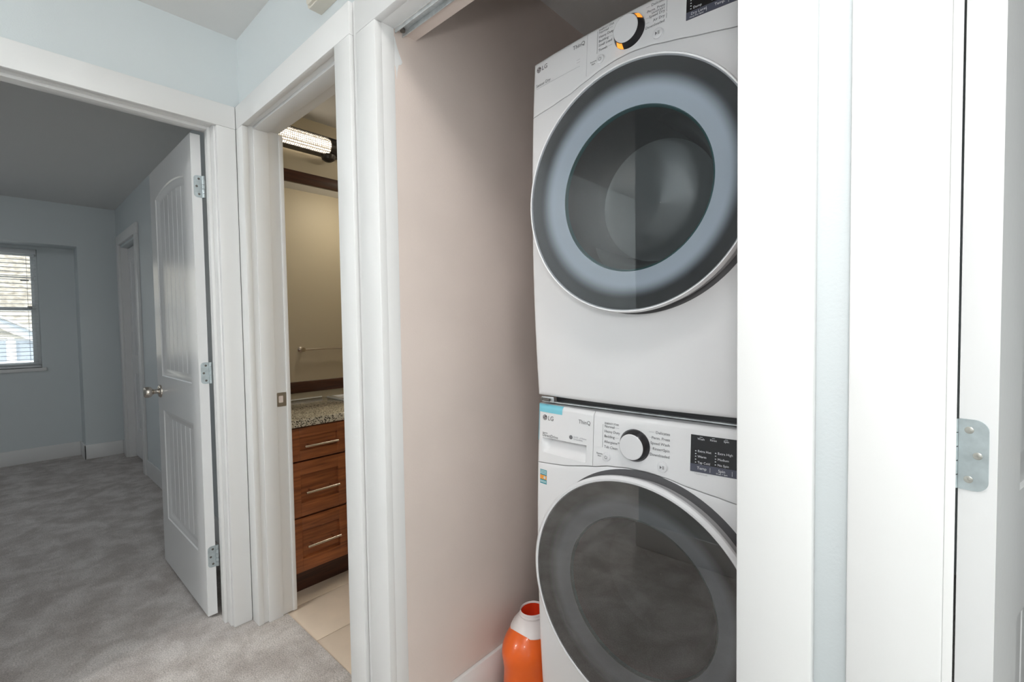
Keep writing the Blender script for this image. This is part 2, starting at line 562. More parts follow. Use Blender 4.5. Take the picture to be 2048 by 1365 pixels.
box('door_stop', -2.186, -2.150, -0.110, 0.587, 2.012, 2.023, 'trim_white', t1, 0.0015)
# bathroom doorway
t2 = trim(2, (-1.65, YB, 0), 'white casing and jamb around the bathroom doorway')
box('side_casing', XA + T, -2.0205, YB - T, YB, 0.0, 2.018, 'trim_white', t2, bv)
box('side_casing', -1.276, -1.19, YB - T, YB, 0.0, 2.018, 'trim_white', t2, bv)
box('head_casing', XA + T, -1.19, YB - T, YB, 2.018, 2.107, 'trim_white', t2, bv)
box('side_jamb', -2.045, -2.026, YB - 0.001, YB2 + 0.003, 0.0, 2.042, 'trim_white', t2, 0.0015)
box('side_jamb', -1.271, -1.252, YB - 0.001, YB2 + 0.003, 0.0, 2.042, 'trim_white', t2, 0.0015)
box('head_jamb', -2.026, -1.271, YB - 0.001, YB2 + 0.003, 2.023, 2.042, 'trim_white', t2, 0.0015)
box('door_stop', -2.026, -2.016, 0.712, 0.768, 0.0, 2.023, 'trim_white', t2, 0.0015)
box('door_stop', -1.281, -1.271, 0.712, 0.768, 0.0, 2.023, 'trim_white', t2, 0.0015)
box('door_stop', -2.016, -1.281, 0.712, 0.768, 2.012, 2.023, 'trim_white', t2, 0.0015)
box('inner_casing', -2.10, -2.0205, YB2 + 0.001, YB2 + 0.018, 0.0, 2.018, 'trim_white', t2, bv)
sp = prism('strike_plate', rounded(0.7725, 0.811, 0.887, 0.946, 0.004, 3), -2.026, -2.0245, 'X', 'steel', t2)
box('latch_hole', -2.0248, -2.0240, 0.780, 0.797, 0.904, 0.932, 'closet_beige', sp)
# laundry closet
t3 = trim(3, (-0.63, YB, 0), 'white casing around the laundry closet opening')
box('filler_strip', -1.1895, -1.158, YB - 0.009, YB, 0.0, 2.107, 'trim_white', t3)  # strip added to take away the dark seam between the two casings
box('side_casing', -1.160, -1.064, YB - T, YB, 0.0, 2.003, 'trim_white', t3, bv)
box('side_casing', -0.1965, -0.1075, YB - T, YB, 0.0, 2.003, 'trim_white', t3, bv)
box('head_casing', -1.160, -0.1075, YB - T, YB, 2.003, 2.092, 'trim_white', t3, bv)
box('side_jamb', -1.084, -1.065, YB - 0.001, 0.7312, 0.0, 2.022, 'trim_white', t3, 0.001)
box('side_jamb', -0.1955, -0.1765, YB - 0.001, 0.7312, 0.0, 2.022, 'trim_white', t3, 0.001)
box('head_jamb', -1.065, -0.1955, YB - 0.001, 0.7312, 2.004, 2.023, 'trim_white', t3, 0.001)
bm = bmesh.new()
for (y0, y1, z0, z1) in ((0.732, 0.7345, 1.992, 2.006), (0.7345, 0.755, 2.002, 2.0045), (0.755, 0.7575, 1.990, 2.006)):
    bm_box(bm, -1.063, -0.197, y0, y1, z0, z1, 0.0006)
tr = put('closet_track', finish(bm), 'galvanized'); tr.parent = t3; tr.matrix_parent_inverse = PW[t3.name].inverted()
lathe('track_roller', [(0.0, 0), (0.007, 0), (0.007, 0.006), (0.0, 0.006)], (-1.045, 0.7445, 1.994), 'Z', 'screw_dark', tr, seg=16)
# side room doorway on the right
t4 = trim(4, (0.4, YB, 0), 'white casing around the doorway right of the closet')
box('side_casing', -0.0724, 0.013, YB - T, YB, 0.0, 2.018, 'trim_white', t4, bv)
box('side_casing', 0.775, 0.862, YB - T, YB, 0.0, 2.018, 'trim_white', t4, bv)
box('head_casing', -0.0724, 0.862, YB - T, YB, 2.018, 2.107, 'trim_white', t4, bv)
box('side_jamb', 0.0030, 0.0216, YB - 0.001, YB2 + 0.001, 0.0, 2.042, 'trim_white', t4, 0.001)
box('side_jamb', 0.770, 0.789, YB - 0.001, YB2 + 0.001, 0.0, 2.042, 'trim_white', t4, 0.001)
box('head_jamb', 0.0216, 0.770, YB - 0.001, YB2 + 0.001, 2.023, 2.042, 'trim_white', t4, 0.001)
# white door in the bedroom's right wall
t5 = trim(5, (-5.32, YB2, 0), 'shaded white casing around the far bedroom door')
box('side_casing', -4.955, -4.865, YB2 - T, YB2, 0.0, 2.02, 'trim_white', t5, bv)
box('side_casing', -5.80, -5.71, YB2 - T, YB2, 0.0, 2.02, 'trim_white', t5, bv)
box('head_casing', -5.80, -4.865, YB2 - T, YB2, 2.02, 2.107, 'trim_white', t5, bv)
boxes('side_jamb', [(-4.972, -4.953, YB2 - 0.001, 0.93, 0, 2.0)], 'trim_white', t5)
boxes('side_jamb', [(-5.712, -5.693, YB2 - 0.001, 0.93, 0, 2.0)], 'trim_white', t5)

# paint slip on the closet wall
wcl = bpy.data.objects['wall_closet_left']
pp = [(0.7316, 1.985), (0.7335, 1.982), (0.738, 1.966), (0.747, 1.944), (0.756, 1.926), (0.752, 1.918), (0.7435, 1.914), (0.739, 1.893), (0.7375, 1.876), (0.7345, 1.905), (0.7316, 1.912)]
prism('paint_patch', pp, -1.0662, -1.0652, 'X', 'plaster_white', wcl)

# ------------------------------------------------------------------ baseboards
def baseboard(name, bxs, label):
    o = boxes(name, bxs, 'trim_white', None, 0.004)
    return tag(o, label, 'baseboard', kind='structure')


baseboard('baseboard_closet', [(-1.066, -1.052, 0.733, 1.85, 0, 0.14)], 'white baseboard along the beige closet wall')
baseboard('baseboard_opposite', [(-1.189, 1.6, YO, YO + 0.014, 0, 0.14)], 'white baseboard behind the camera')
baseboard('baseboard_bedroom_niche', [(XN, XN + 0.014, -2.4, 0.511, 0, 0.135), (XN, XF + 0.014, 0.511, 0.525, 0, 0.135)], 'shaded white baseboard below the bedroom window')
baseboard('baseboard_bedroom_far', [(XF, XF + 0.014, 0.511, YB2 - 0.014, 0, 0.135)], 'shaded white baseboard on the bedroom corner pier')
baseboard('baseboard_bedroom_right', [(-4.865, XA2, YB2 - 0.014, YB2, 0, 0.135), (XF, -5.80, YB2 - 0.014, YB2, 0, 0.135)], 'white baseboard behind the open bedroom door')
baseboard('baseboard_hall_left', [(XA, XA + 0.014, -2.4, -0.215, 0, 0.14)], 'white baseboard on the hall wall left of the bedroom doorway')


# ------------------------------------------------------------------ doors
def arch_z(x, x0, x1, ze, za):
    c = (x0 + x1) / 2; hw = (x1 - x0) / 2
    return za - (za - ze) * ((x - c) / hw) ** 2


def make_door(name, label, W, Ht, M, hinge_z, hinge_side, hinge_mat, screw_mat, knob=True, z0=0.015):
    """local: x from the hinge edge to the latch edge, y through the thickness, z up"""
    TH = 0.035
    loc = M @ Vector((0, 0, 0))
    d = root(name, loc, label, 'door', kind='structure')
    px0, px1 = 0.112, W - 0.105
    lowz0, lowz1, upz0, ze, za = 0.258, 0.812, 0.985, 1.862, 1.893
    boxes('stile', [(0, px0, 0, TH, z0, Ht)], 'door_white', d, 0.0, M)
    boxes('stile', [(px1, W, 0, TH, z0, Ht)], 'door_white', d, 0.0, M)
    boxes('rail', [(px0, px1, 0, TH, z0, lowz0)], 'door_white', d, 0.0, M)
    boxes('rail', [(px0, px1, 0, TH, lowz1, upz0)], 'door_white', d, 0.0, M)
    N = 20
    poly = [(px0, Ht), (px0, ze)] + [(px0 + (px1 - px0) * k / N, arch_z(px0 + (px1 - px0) * k / N, px0, px1, ze, za)) for k in range(1, N)] + [(px1, ze), (px1, Ht)]
    prism('rail', poly, 0, TH, 'Y', 'door_white', d, M)
    mo = 0.036
    for (za0, zb0, arched) in ((lowz0, lowz1, False), (upz0, ze, True)):
        # sloped moulding round the panel, both faces
        def topz(x, off):
            if not arched: return zb0 - off
            xx = min(max(x, px0), px1)
            return arch_z(px0 + (xx - px0), px0, px1, ze, za) - off
        for side in (0, 1):
            bm = bmesh.new()
            def Y(dep): return dep if side == 0 else TH - dep
            prof = [(0.0, 0.0), (0.004, 0.004), (0.012, 0.005), (0.022, 0.011), (mo, 0.013)]
            loops = []
            for (off, dep) in prof:
                a0, a1 = px0 + off, px1 - off
                pts = [(a0, za0 + off), (a1, za0 + off)]
                for k in range(N, -1, -1):
                    x = a0 + (a1 - a0) * k / N
                    pts.append((x, topz(x, off)))
                loops.append([bm.verts.new(M @ Vector((p[0], Y(dep), p[1]))) for p in pts])
            for A, B in zip(loops, loops[1:]):
                n = len(A)
                for i in range(n):
                    j = (i + 1) % n
                    try: bm.faces.new((A[i], A[j], B[j], B[i]))
                    except ValueError: pass
            put('panel_moulding', finish(bm, True, 25), 'door_white', d)
        # grooved panel field, planks with open V grooves on both faces
        bm = bmesh.new()
        a0, a1 = px0 + mo - 0.002, px1 - mo + 0.002
        nb = 6
        bm_box(bm, a0, a1, 0.017, TH - 0.017, za0 + mo - 0.002, (zb0 if not arched else ze - 0.0) - mo + 0.002, 0, M)
        pw = (a1 - a0) / nb
        for i in range(nb):
            xl, xr = a0 + i * pw + (0.002 if i else 0), a0 + (i + 1) * pw - (0.002 if i < nb - 1 else 0)
            zl, zr = (topz(xl, mo), topz(xr, mo))
            zlo = za0 + mo
            for side in (0, 1):
                ys, yd = (0.013, 0.0172) if side == 0 else (TH - 0.013, TH - 0.0172)
                q = 0.0025
                zm_ = topz((xl + xr) / 2, mo)
                f = [M @ Vector(p) for p in ((xl + q, ys, zlo), (xr - q, ys, zlo), (xr - q, ys, zr), ((xl + xr) / 2, ys, zm_), (xl + q, ys, zl))]
                vs = [bm.verts.new(p) for p in f]
                bm.faces.new(vs)
                bl = bm.verts.new(M @ Vector((xl - 0.002, yd, zlo))); tl = bm.verts.new(M @ Vector((xl - 0.002, yd, zl)))
                br = bm.verts.new(M @ Vector((xr + 0.002, yd, zlo))); tr_ = bm.verts.new(M @ Vector((xr + 0.002, yd, zr)))
                bm.faces.new((bl, vs[0], vs[4], tl)); bm.faces.new((vs[1], br, tr_, vs[2]))
        put('grooved_panel', finish(bm, False), 'door_white', d)
    # hinges
    for hz in hinge_z:
        y0, y1 = (0.0, 0.028) if hinge_side == 0 else (TH - 0.0275, TH)
        poly = rounded(y0 - 0.012, y1, hz - 0.0445, hz + 0.0445, 0.013) if hinge_side == 0 else rounded(y0, y1 + 0.012, hz - 0.0445, hz + 0.0445, 0.013)
        poly = [(min(max(p[0], 0.0), TH), p[1]) for p in poly]
        hg = prism('hinge', poly, -0.0016, 0.0006, 'X', hinge_mat, d, M)
        by = -0.006 if hinge_side == 0 else TH + 0.006
        bm = bmesh.new()
        for k in range(5):
            zz0 = hz - 0.0445 + k * 0.0178
            rings = bm_lathe(bm, [(0.006, zz0 + 0.0006), (0.006, zz0 + 0.0172)], -0.002, by, 0, axis='Z', seg=14)
            bm.faces.new(rings[0]); bm.faces.new(rings[1])
        for v in bm.verts: v.co = M @ v.co
        put('hinge_barrel', finish(bm), 'hinge_zinc', hg)
        yy = (y0 + y1) / 2
        for (oy, oz) in ((-0.004, 0.031), (0.004, 0.0), (-0.004, -0.031)):
            if hinge_side == 1: oy = -oy
            bm = bmesh.new()
            rings = bm_lathe(bm, [(0.0044, 0.0), (0.0044, -0.0004), (0.0038, -0.0007)], -0.0016, yy - oy * -1, hz + oz, axis='X', seg=18)
            bm.faces.new(rings[-1])
            for (ha, hb) in ((0.0024, 0.0005), (0.0005, 0.0024)):
                bm_box(bm, -0.0026, -0.0021, yy + oy - ha, yy + oy + ha, hz + oz - hb, hz + oz + hb)
            for v in bm.verts: v.co = M @ v.co
            put('screw', finish(bm), screw_mat, hg)
    if knob:
        for sgn, yb_ in ((1, TH), (-1, 0.0)):
            bm = bmesh.new()
            pr = [(0.0, 0.0), (0.0325, 0.0), (0.0325, 0.004), (0.026, 0.010), (0.0125, 0.012), (0.0115, 0.026), (0.016, 0.034), (0.0255, 0.042), (0.0275, 0.050), (0.0265, 0.064), (0.022, 0.0685), (0.0, 0.069)]
            bm_lathe(bm, [(r, t * sgn) for r, t in pr], W - 0.062, yb_, 0.905, axis='Y', seg=32)
            for v in bm.verts: v.co = M @ v.co
            put('knob', finish(bm, True, 50), 'nickel', d)
    return d


M1 = Matrix(((-1, 0, 0, -2.2285), (0, -1, 0, 0.583), (0, 0, 1, 0), (0, 0, 0, 1)))
make_door('door_1', 'white panel door with knob standing open into the bedroom', 0.745, 2.010, M1, (1.800, 1.035, 0.262), 0, 'hinge_zinc', 'screw_dark')
th = math.radians(75)
nx, ny = math.sin(th), -math.cos(th)
M3 = Matrix(((math.cos(th), -math.sin(th), 0, 0.0274 + 0.035 * nx), (math.sin(th), math.cos(th), 0, 0.809 + 0.035 * ny), (0, 0, 1, 0), (0, 0, 0, 1)))
make_door('door_3', 'white panel door at the far right with zinc hinge on its edge', 0.735, 2.010, M3, (1.80, 1.046, 0.262), 1, 'hinge_zinc', 'screw_steel')
M2 = Matrix(((-1, 0, 0, -4.974), (0, -1, 0, 0.895), (0, 0, 1, 0), (0, 0, 0, 1)))
make_door('door_2', 'shaded white closed door in the bedroom behind the open door', 0.72, 1.99, M2, (1.72, 1.02, 0.262), 1, 'screw_dark', 'screw_dark', knob=False)

# ------------------------------------------------------------------ bedroom window, blind, house outside
w = root('window_1', (XN - 0.05, -0.4, WZ0), 'white sliding bedroom window with two sashes', 'window', kind='structure')
xg0, xg1 = -6.295, -6.235
fw_ = 0.022
for q_ in [(xg0, xg1, WY0, WY1, WZ0, WZ0 + fw_), (xg0, xg1, WY0, WY1, WZ1 - fw_, WZ1), (xg0, xg1, WY0, WY0 + fw_, WZ0 + fw_, WZ1 - fw_), (xg0, xg1, WY1 - fw_, WY1, WZ0 + fw_, WZ1 - fw_)]: box('window_frame', *q_, 'vinyl_white', w, 0.003)
ZR = 1.425
for (za_, zb_, xs, sw_, upper) in ((ZR - 0.012, WZ1 - fw_, -6.285, 0.022, True), (WZ0 + fw_, ZR + 0.022, -6.262, 0.030, False)):
    sa = None
    for q_ in [(xs, xs + 0.022, WY0 + fw_, WY1 - fw_, za_, za_ + 0.03), (xs, xs + 0.022, WY0 + fw_, WY1 - fw_, zb_ - 0.03, zb_), (xs, xs + 0.022, WY0 + fw_, WY0 + fw_ + sw_, za_ + 0.03, zb_ - 0.03), (xs, xs + 0.022, WY1 - fw_ - sw_, WY1 - fw_, za_ + 0.03, zb_ - 0.03)]: sa = box('sash_rail', *q_, 'vinyl_white', w, 0.002)
    box('pane', xs + 0.009, xs + 0.012, WY0 + fw_ + sw_, WY1 - fw_ - sw_, za_ + 0.03, zb_ - 0.03, 'window_glass', sa)
    if upper:
        box('muntin', xs + 0.006, xs + 0.016, WY0 + fw_ + sw_, WY1 - fw_ - sw_, 1.718, 1.728, 'vinyl_white', sa)
        box('sticker', xs + 0.0125, xs + 0.0135, 0.160, 0.215, 1.690, 1.706, 'print_grey', sa)
    else:
        box('sash_latch', xs + 0.022, xs + 0.036, WY1 - 0.075, WY1 - 0.045, ZR + 0.006, ZR + 0.030, 'screw_dark', sa)
box('window_sill', XN - 0.03, XN + 0.018, WY0 - 0.03, WY1 + 0.03, WZ0 - 0.032, WZ0, 'trim_white', w, 0.003)
gd = root('added_glazed_door', (1.3, 0.14, 0), 'added unseen glazed white door at the right end of the hall', 'window', kind='structure')  # glazed door put in only to go with the hall fill light
for q_ in [(1.27, 1.31, -0.32, -0.27, 0.0, 2.10), (1.27, 1.31, 0.55, 0.60, 0.0, 2.10), (1.27, 1.31, -0.27, 0.55, 0.0, 0.12), (1.27, 1.31, -0.27, 0.55, 2.04, 2.10)]: box('door_frame', *q_, 'vinyl_white', gd, 0.003)
box('pane', 1.288, 1.292, -0.27, 0.55, 0.12, 2.04, 'window_glass', gd)
lb = root('window_blind', (XN - 0.02, -0.4, WZ1), 'white horizontal slat blind lowered over the bedroom window', 'blind')
box('head_rail', -6.226, -6.190, WY0 + 0.01, WY1 - 0.006, WZ1 - 0.045, WZ1 - 0.002, 'blind_white', lb, 0.003)
box('bottom_rail', -6.224, -6.190, WY0 + 0.012, WY1 - 0.008, WZ0 + 0.006, WZ0 + 0.022, 'blind_white', lb, 0.002)
sm = None
nsl = 28
for k in range(nsl):
    if sm is None:
        bm = bmesh.new()
        ring = []
        for (xx, zz) in ((-0.0175, -0.0028), (-0.009, 0.0), (0, 0.0010), (0.009, 0.0004), (0.0175, -0.0016)):
            ring.append((xx, zz))
        poly = [(x_, z_) for x_, z_ in ring] + [(x_, z_ - 0.0012) for x_, z_ in ring[::-1]]
        bm_prism(bm, poly, WY0 + 0.014, WY1 - 0.010, 'Y')
        o = put('slat', finish(bm), 'blind_white', lb); sm = o.data
    else:
        o = put('slat', sm, 'blind_white', lb)
    o.location = (-6.208, 0, WZ0 + 0.045 + k * (WZ1 - WZ0 - 0.105) / (nsl - 1))
    o.rotation_euler = (0, math.radians(-1), 0)
for yy in (0.20, -0.15, -0.55, -0.95):
    tube('ladder_cord', [(-6.189, yy, WZ0 + 0.02), (-6.189, yy, WZ1 - 0.04)], 0.0012, 'blind_white', lb, 6)

hs = root('neighbour_house', (-15, 0, -3), 'pale house with beige shingle roof and white gable outside the bedroom window', 'house')
box('house_wall', -19, -14.6, -7, 7, -3.2, 0.9, 'siding_beige', hs)
bm = bmesh.new()
sl = math.atan2(3.6, 4.6)
NR = 26
for k in range(NR):
    t0 = k / NR; t1_ = (k + 1) / NR
    xa_, za_ = -14.1 - 4.6 * t0, 0.72 + 3.6 * t0
    xb_, zb_ = -14.1 - 4.6 * t1_, 0.72 + 3.6 * t1_
    vs = [(xa_, -7.4, za_ + 0.02), (xa_, 7.4, za_ + 0.02), (xb_, 7.4, zb_), (xb_, -7.4, zb_), (xa_, -7.4, za_ - 0.03), (xa_, 7.4, za_ - 0.03)]
    V_ = [bm.verts.new(v) for v in vs]
    bm.faces.new((V_[0], V_[1], V_[2], V_[3])); bm.faces.new((V_[0], V_[4], V_[5], V_[1]))
put('roof', finish(bm, False), 'shingles', hs)
box('eave', -14.15, -14.05, -7.4, 7.4, 0.52, 0.72, 'fascia_white', hs)
# projecting gable porch with slanting white fascia
gy, gz = -0.80, 2.06
pit_ = 0.63
def rake(name, off0, off1, xf_, xb_, mat):
    for s2 in (1, -1):
        prism(name, [(gy, gz - off0), (gy, gz - off1), (gy + s2 * 2.2, gz - off1 - pit_ * 2.2), (gy + s2 * 2.2, gz - off0 - pit_ * 2.2)], xf_, xb_, 'X', mat, hs)
prism('gable_wall', [(gy - 2.0, -3.2), (gy + 2.0, -3.2), (gy + 2.0, gz - 0.25 - pit_ * 2.0), (gy, gz - 0.25), (gy - 2.0, gz - 0.25 - pit_ * 2.0)], -14.0, -12.95, 'X', 'siding_beige', hs)
rake('gable_edge', 0.0, 0.035, -12.70, -12.66, 'fascia_white')
rake('gable_roof', 0.035, 0.05, -14.4, -12.70, 'shingles')
rake('gable_fascia', 0.05, 0.14, -12.80, -12.74, 'fascia_grey')
rake('gable_trim', 0.14, 0.235, -12.84, -12.80, 'fascia_white')
box('porch_beam', -12.95, -12.88, -1.2, 1.2, 1.10, 1.17, 'siding_beige', hs)
box('porch_column', -12.95, -12.86, 0.125, 0.21, -0.5, 1.10, 'fascia_white', hs)
wi = box('house_window', -12.95, -12.93, -0.35, 0.125, 0.62, 1.09, 'fascia_white', hs)
box('pane', -12.935, -12.925, -0.30, 0.10, 0.66, 1.05, 'siding_blue', wi)
wi = box('house_window', -12.95, -12.93, 0.21, 0.70, 0.62, 1.09, 'fascia_white', hs)
box('pane', -12.935, -12.925, 0.235, 0.66, 0.66, 1.05, 'siding_blue', wi)
box('porch_rail', -12.90, -12.86, -1.2, 0.12, 0.50, 0.60, 'fascia_white', hs)

# ------------------------------------------------------------------ bathroom
van = root('vanity_cabinet', (-2.35, 1.3, 0), 'cherry wood vanity cabinet with three drawers in the bathroom', 'vanity')
VY0, VY1 = 0.835, 2.1
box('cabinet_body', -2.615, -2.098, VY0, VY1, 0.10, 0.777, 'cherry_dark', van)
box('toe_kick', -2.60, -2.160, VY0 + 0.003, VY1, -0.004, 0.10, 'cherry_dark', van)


def drawer(z0, z1, y0, y1, pz0, pz1, hz):
    bm = bmesh.new()
    py0, py1 = y0 + 0.037, y1 - 0.037
    xb, xf = -2.098, -2.078
    bm_box(bm, xb, xf, y0, py0, z0, z1, 0.0012); bm_box(bm, xb, xf, py1, y1, z0, z1, 0.0012)
    bm_box(bm, xb, xf, py0, py1, z0, pz0, 0.0012); bm_box(bm, xb, xf, py0, py1, pz1, z1, 0.0012)
    dr = put('drawer', finish(bm), 'cherry', van)
    box('drawer_panel', xb, xf - 0.015, py0 - 0.001, py1 + 0.001, pz0 - 0.001, pz1 + 0.001, 'cherry', dr)
    yc = (y0 + y1) / 2
    hl = 0.078
    bm = bmesh.new()
    bm_tube(bm, [(xf + 0.030, yc - hl, hz), (xf + 0.030, yc + hl, hz)], 0.0055, 12)
    for s in (-1, 1):
        bm_tube(bm, [(xf - 0.010, yc + s * 0.05, hz), (xf + 0.030, yc + s * 0.05, hz)], 0.004, 10)
    put('bar_handle', finish(bm), 'nickel', dr)


for (y0, y1) in ((0.846, 1.096), (1.100, 1.35)):
    drawer(0.624, 0.770, y0, y1, 0.668, 0.729, 0.690)
    drawer(0.372, 0.616, y0, y1, 0.432, 0.560, 0.483)
    drawer(0.122, 0.364, y0, y1, 0.180, 0.307, 0.240)
for (y0, y1) in ((1.354, 1.722), (1.726, 2.095)):
    bm = bmesh.new()
    for bx in ((y0, y0 + 0.05, 0.122, 0.77), (y1 - 0.05, y1, 0.122, 0.77), (y0 + 0.05, y1 - 0.05, 0.122, 0.172), (y0 + 0.05, y1 - 0.05, 0.72, 0.77)):
        bm_box(bm, -2.098, -2.078, *bx, 0.0012)
    bm_box(bm, -2.098, -2.087, y0 + 0.049, y1 - 0.049, 0.171, 0.721)
    put('cabinet_door', finish(bm), 'cherry', van)

bm = bmesh.new()
bm_box(bm, -2.618, -2.052, 0.822, 2.12, 0.778, 0.814, 0.008)
ct = tag(put('vanity_countertop', finish(bm), 'granite'), 'speckled granite countertop on the cherry vanity', 'countertop')
sk = root('bathroom_sink', (-2.33, 1.5, 0.814), 'white rectangular sink rim set in the granite countertop', 'sink')
for q_ in [(-2.56, -2.12, 1.245, 1.275, 0.8145, 0.826), (-2.56, -2.12, 1.725, 1.755, 0.8145, 0.826), (-2.56, -2.53, 1.275, 1.725, 0.8145, 0.826), (-2.15, -2.12, 1.275, 1.725, 0.8145, 0.826)]: box('sink_rim', *q_, 'porcelain', sk, 0.004)
box('sink_basin', -2.53, -2.15, 1.275, 1.725, 0.8142, 0.8165, 'porcelain', sk)
tag(box('countertop_seal', -2.619, -2.606, 0.822, 1.244, 0.8145, 0.822, 'porcelain', None, 0.002), 'thin white seal strip at the back of the countertop', 'seal strip')

mi = root('bathroom_mirror', (-2.6, 1.4, 0.85), 'large mirror in a dark wood frame above the vanity', 'mirror')
MY0, MY1, MZ0, MZ1 = 0.86, 2.0, 0.855, 2.08
fwid = 0.062
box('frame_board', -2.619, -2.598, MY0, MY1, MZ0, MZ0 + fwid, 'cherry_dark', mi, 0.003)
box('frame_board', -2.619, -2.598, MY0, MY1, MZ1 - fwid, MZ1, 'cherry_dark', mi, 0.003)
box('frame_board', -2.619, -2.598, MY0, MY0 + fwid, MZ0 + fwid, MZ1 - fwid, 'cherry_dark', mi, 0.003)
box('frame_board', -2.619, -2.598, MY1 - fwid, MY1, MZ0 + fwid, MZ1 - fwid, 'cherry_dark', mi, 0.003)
box('mirror_glass', -2.618, -2.612, MY0 + 0.05, MY1 - 0.05, MZ0 + 0.05, MZ1 - 0.05, 'mirror', mi)

bl = root('vanity_light', (-2.6, 1.3, 2.24), 'lit cut-glass light bar with dark ends above the mirror', 'light bar')
box('back_plate', -2.619, -2.600, 0.93, 2.02, 2.205, 2.275, 'dark_bronze', bl, 0.003)
for k, yy in enumerate((0.955, 1.44)):
    lathe('glass_tube', [(0.041, 0.0), (0.043, 0.004), (0.043, 0.336), (0.041, 0.34)], (-2.557, yy, 2.240), 'Y', 'lamp_crystal', bl, 40, True, True)
    lathe('end_cap', [(0.046, 0.0), (0.046, 0.06), (0.03, 0.068)], (-2.557, yy + 0.3405, 2.240), 'Y', 'dark_bronze', bl, 40, True, True)
    box('top_shade', -2.60, -2.535, yy - 0.01, yy + 0.40, 2.284, 2.288, 'dark_bronze', bl)
    box('bottom_shade', -2.60, -2.548, yy - 0.01, yy + 0.40, 2.190, 2.1955, 'dark_bronze', bl)
    lathe('cup', [(0.0, -0.032), (0.018, -0.029), (0.034, -0.018), (0.040, 0.0), (0.040, 0.006)], (-2.565, yy + 0.345, 2.190), 'Z', 'dark_bronze', bl, 28, False, True)

tb = root('towel_bar', (-1.2, 1.95, 1.03), 'slim nickel towel bar on the tan wall, seen in the mirror', 'towel bar')
for yy in (1.74, 2.25):
    lathe('post', [(0.024, -0.002), (0.024, 0.006), (0.014, 0.012), (0.012, 0.05), (0.018, 0.052), (0.018, 0.066)], (-1.2, yy, 1.03), 'X', 'nickel', tb, 20, True, True)
bm = bmesh.new()
for v in bpy.data.objects['towel_bar'].children: pass
bm_tube(bm, [(-1.258, 1.74, 1.03), (-1.258, 2.25, 1.03)], 0.008, 12)
put('bar', finish(bm), 'nickel', tb)
# posts stand out from the wall towards -x
for o in tb.children:
    if o.name.startswith('post'):
        for v in o.data.vertices: v.co.x = -1.2 - (v.co.x + 1.2)

# ------------------------------------------------------------------ vented box on the hall wall
ch = root('smoke_alarm', (-1.33, YB, 2.2), 'cream vented plastic box mounted above the bathroom doorway', 'alarm')
prism('alarm_body', rounded(-1.395, -1.262, 2.165, 2.30, 0.012), YB - 0.038, YB, 'Y', 'chime_cream', ch)
prism('alarm_cover', rounded(-1.389, -1.268, 2.171, 2.294, 0.012), YB - 0.045, YB - 0.038, 'Y', 'chime_cream', ch)
bm = bmesh.new()
for i in range(2):
    for k in range(9):
        bm_box(bm, -1.352 + i * 0.022, -1.347 + i * 0.022, YB - 0.0458, YB - 0.0446, 2.180 + k * 0.0125, 2.188 + k * 0.0125)
tag(put('vent_slots', finish(bm, False), 'dark_plastic', ch), None, None, None, 'stuff')

# ------------------------------------------------------------------ ceiling lamps
def ceiling_lamp(loc, label, strength, col):
    key = emit('lamp_glow_%.1f_%.2f' % (strength, col[2]), col, strength).name
    MATS[key] = bpy.data.materials[key]
    L = root('ceiling_lamp', loc, label, 'ceiling lamp')
    lathe('lamp_base', [(0.0, 0.0), (0.15, 0.0), (0.15, -0.022), (0.0, -0.022)], loc, 'Z', 'vinyl_white', L, 48)
    lathe('lamp_dome', [(0.140, -0.0225), (0.132, -0.05), (0.105, -0.075), (0.06, -0.092), (0.0005, -0.098)], loc, 'Z', key, L, 48)


ceiling_lamp((0.0, 0.30, H), 'round flush ceiling lamp over the hall', 36.0, (1.0, 0.985, 0.96))
ceiling_lamp((-1.60, -1.70, H), 'round flush fill lamp added out of view over the stair landing', 116.0, (1.0, 0.985, 0.96))  # unseen lamp added to brighten the hall floor and left wall
ceiling_lamp((-1.75, 2.05, H), 'round flush fill lamp added out of view in the bathroom', 22.0, (1.0, 0.91, 0.74))  # no visible fixture here, put in for general bathroom brightness
ceiling_lamp((-4.2, -1.3, H), 'round flush fill lamp added out of view in the bedroom', 32.0, (0.93, 0.97, 1.0))  # made-up lamp that lifts the dim bedroom


# ------------------------------------------------------------------ washer and dryer
XC, HW = -0.514, 0.343


class Skin:
    def __init__(s, y0, bu, bv_, zm):
        s.y0, s.bu, s.bv, s.zm = y0, bu, bv_, zm

    def __call__(s, x, z):
        return s.y0 + s.bu * min(1.0, ((x - XC) / HW) ** 2) + s.bv * ((z - s.zm) / 0.47) ** 2


def spaced(a, b2, n, ra, rb, k=6):
    """n uniform stations between a and b, dense near the ends where the edge is rounded"""
    out = [a + (b2 - a) * i / n for i in range(n + 1)]
    for j in range(k):
        t = 1 - math.cos(math.pi / 2 * (j + 1) / (k + 1))
        if ra > 0: out.append(a + ra * t)
        if rb > 0: out.append(b2 - rb * t)
    return sorted(out)


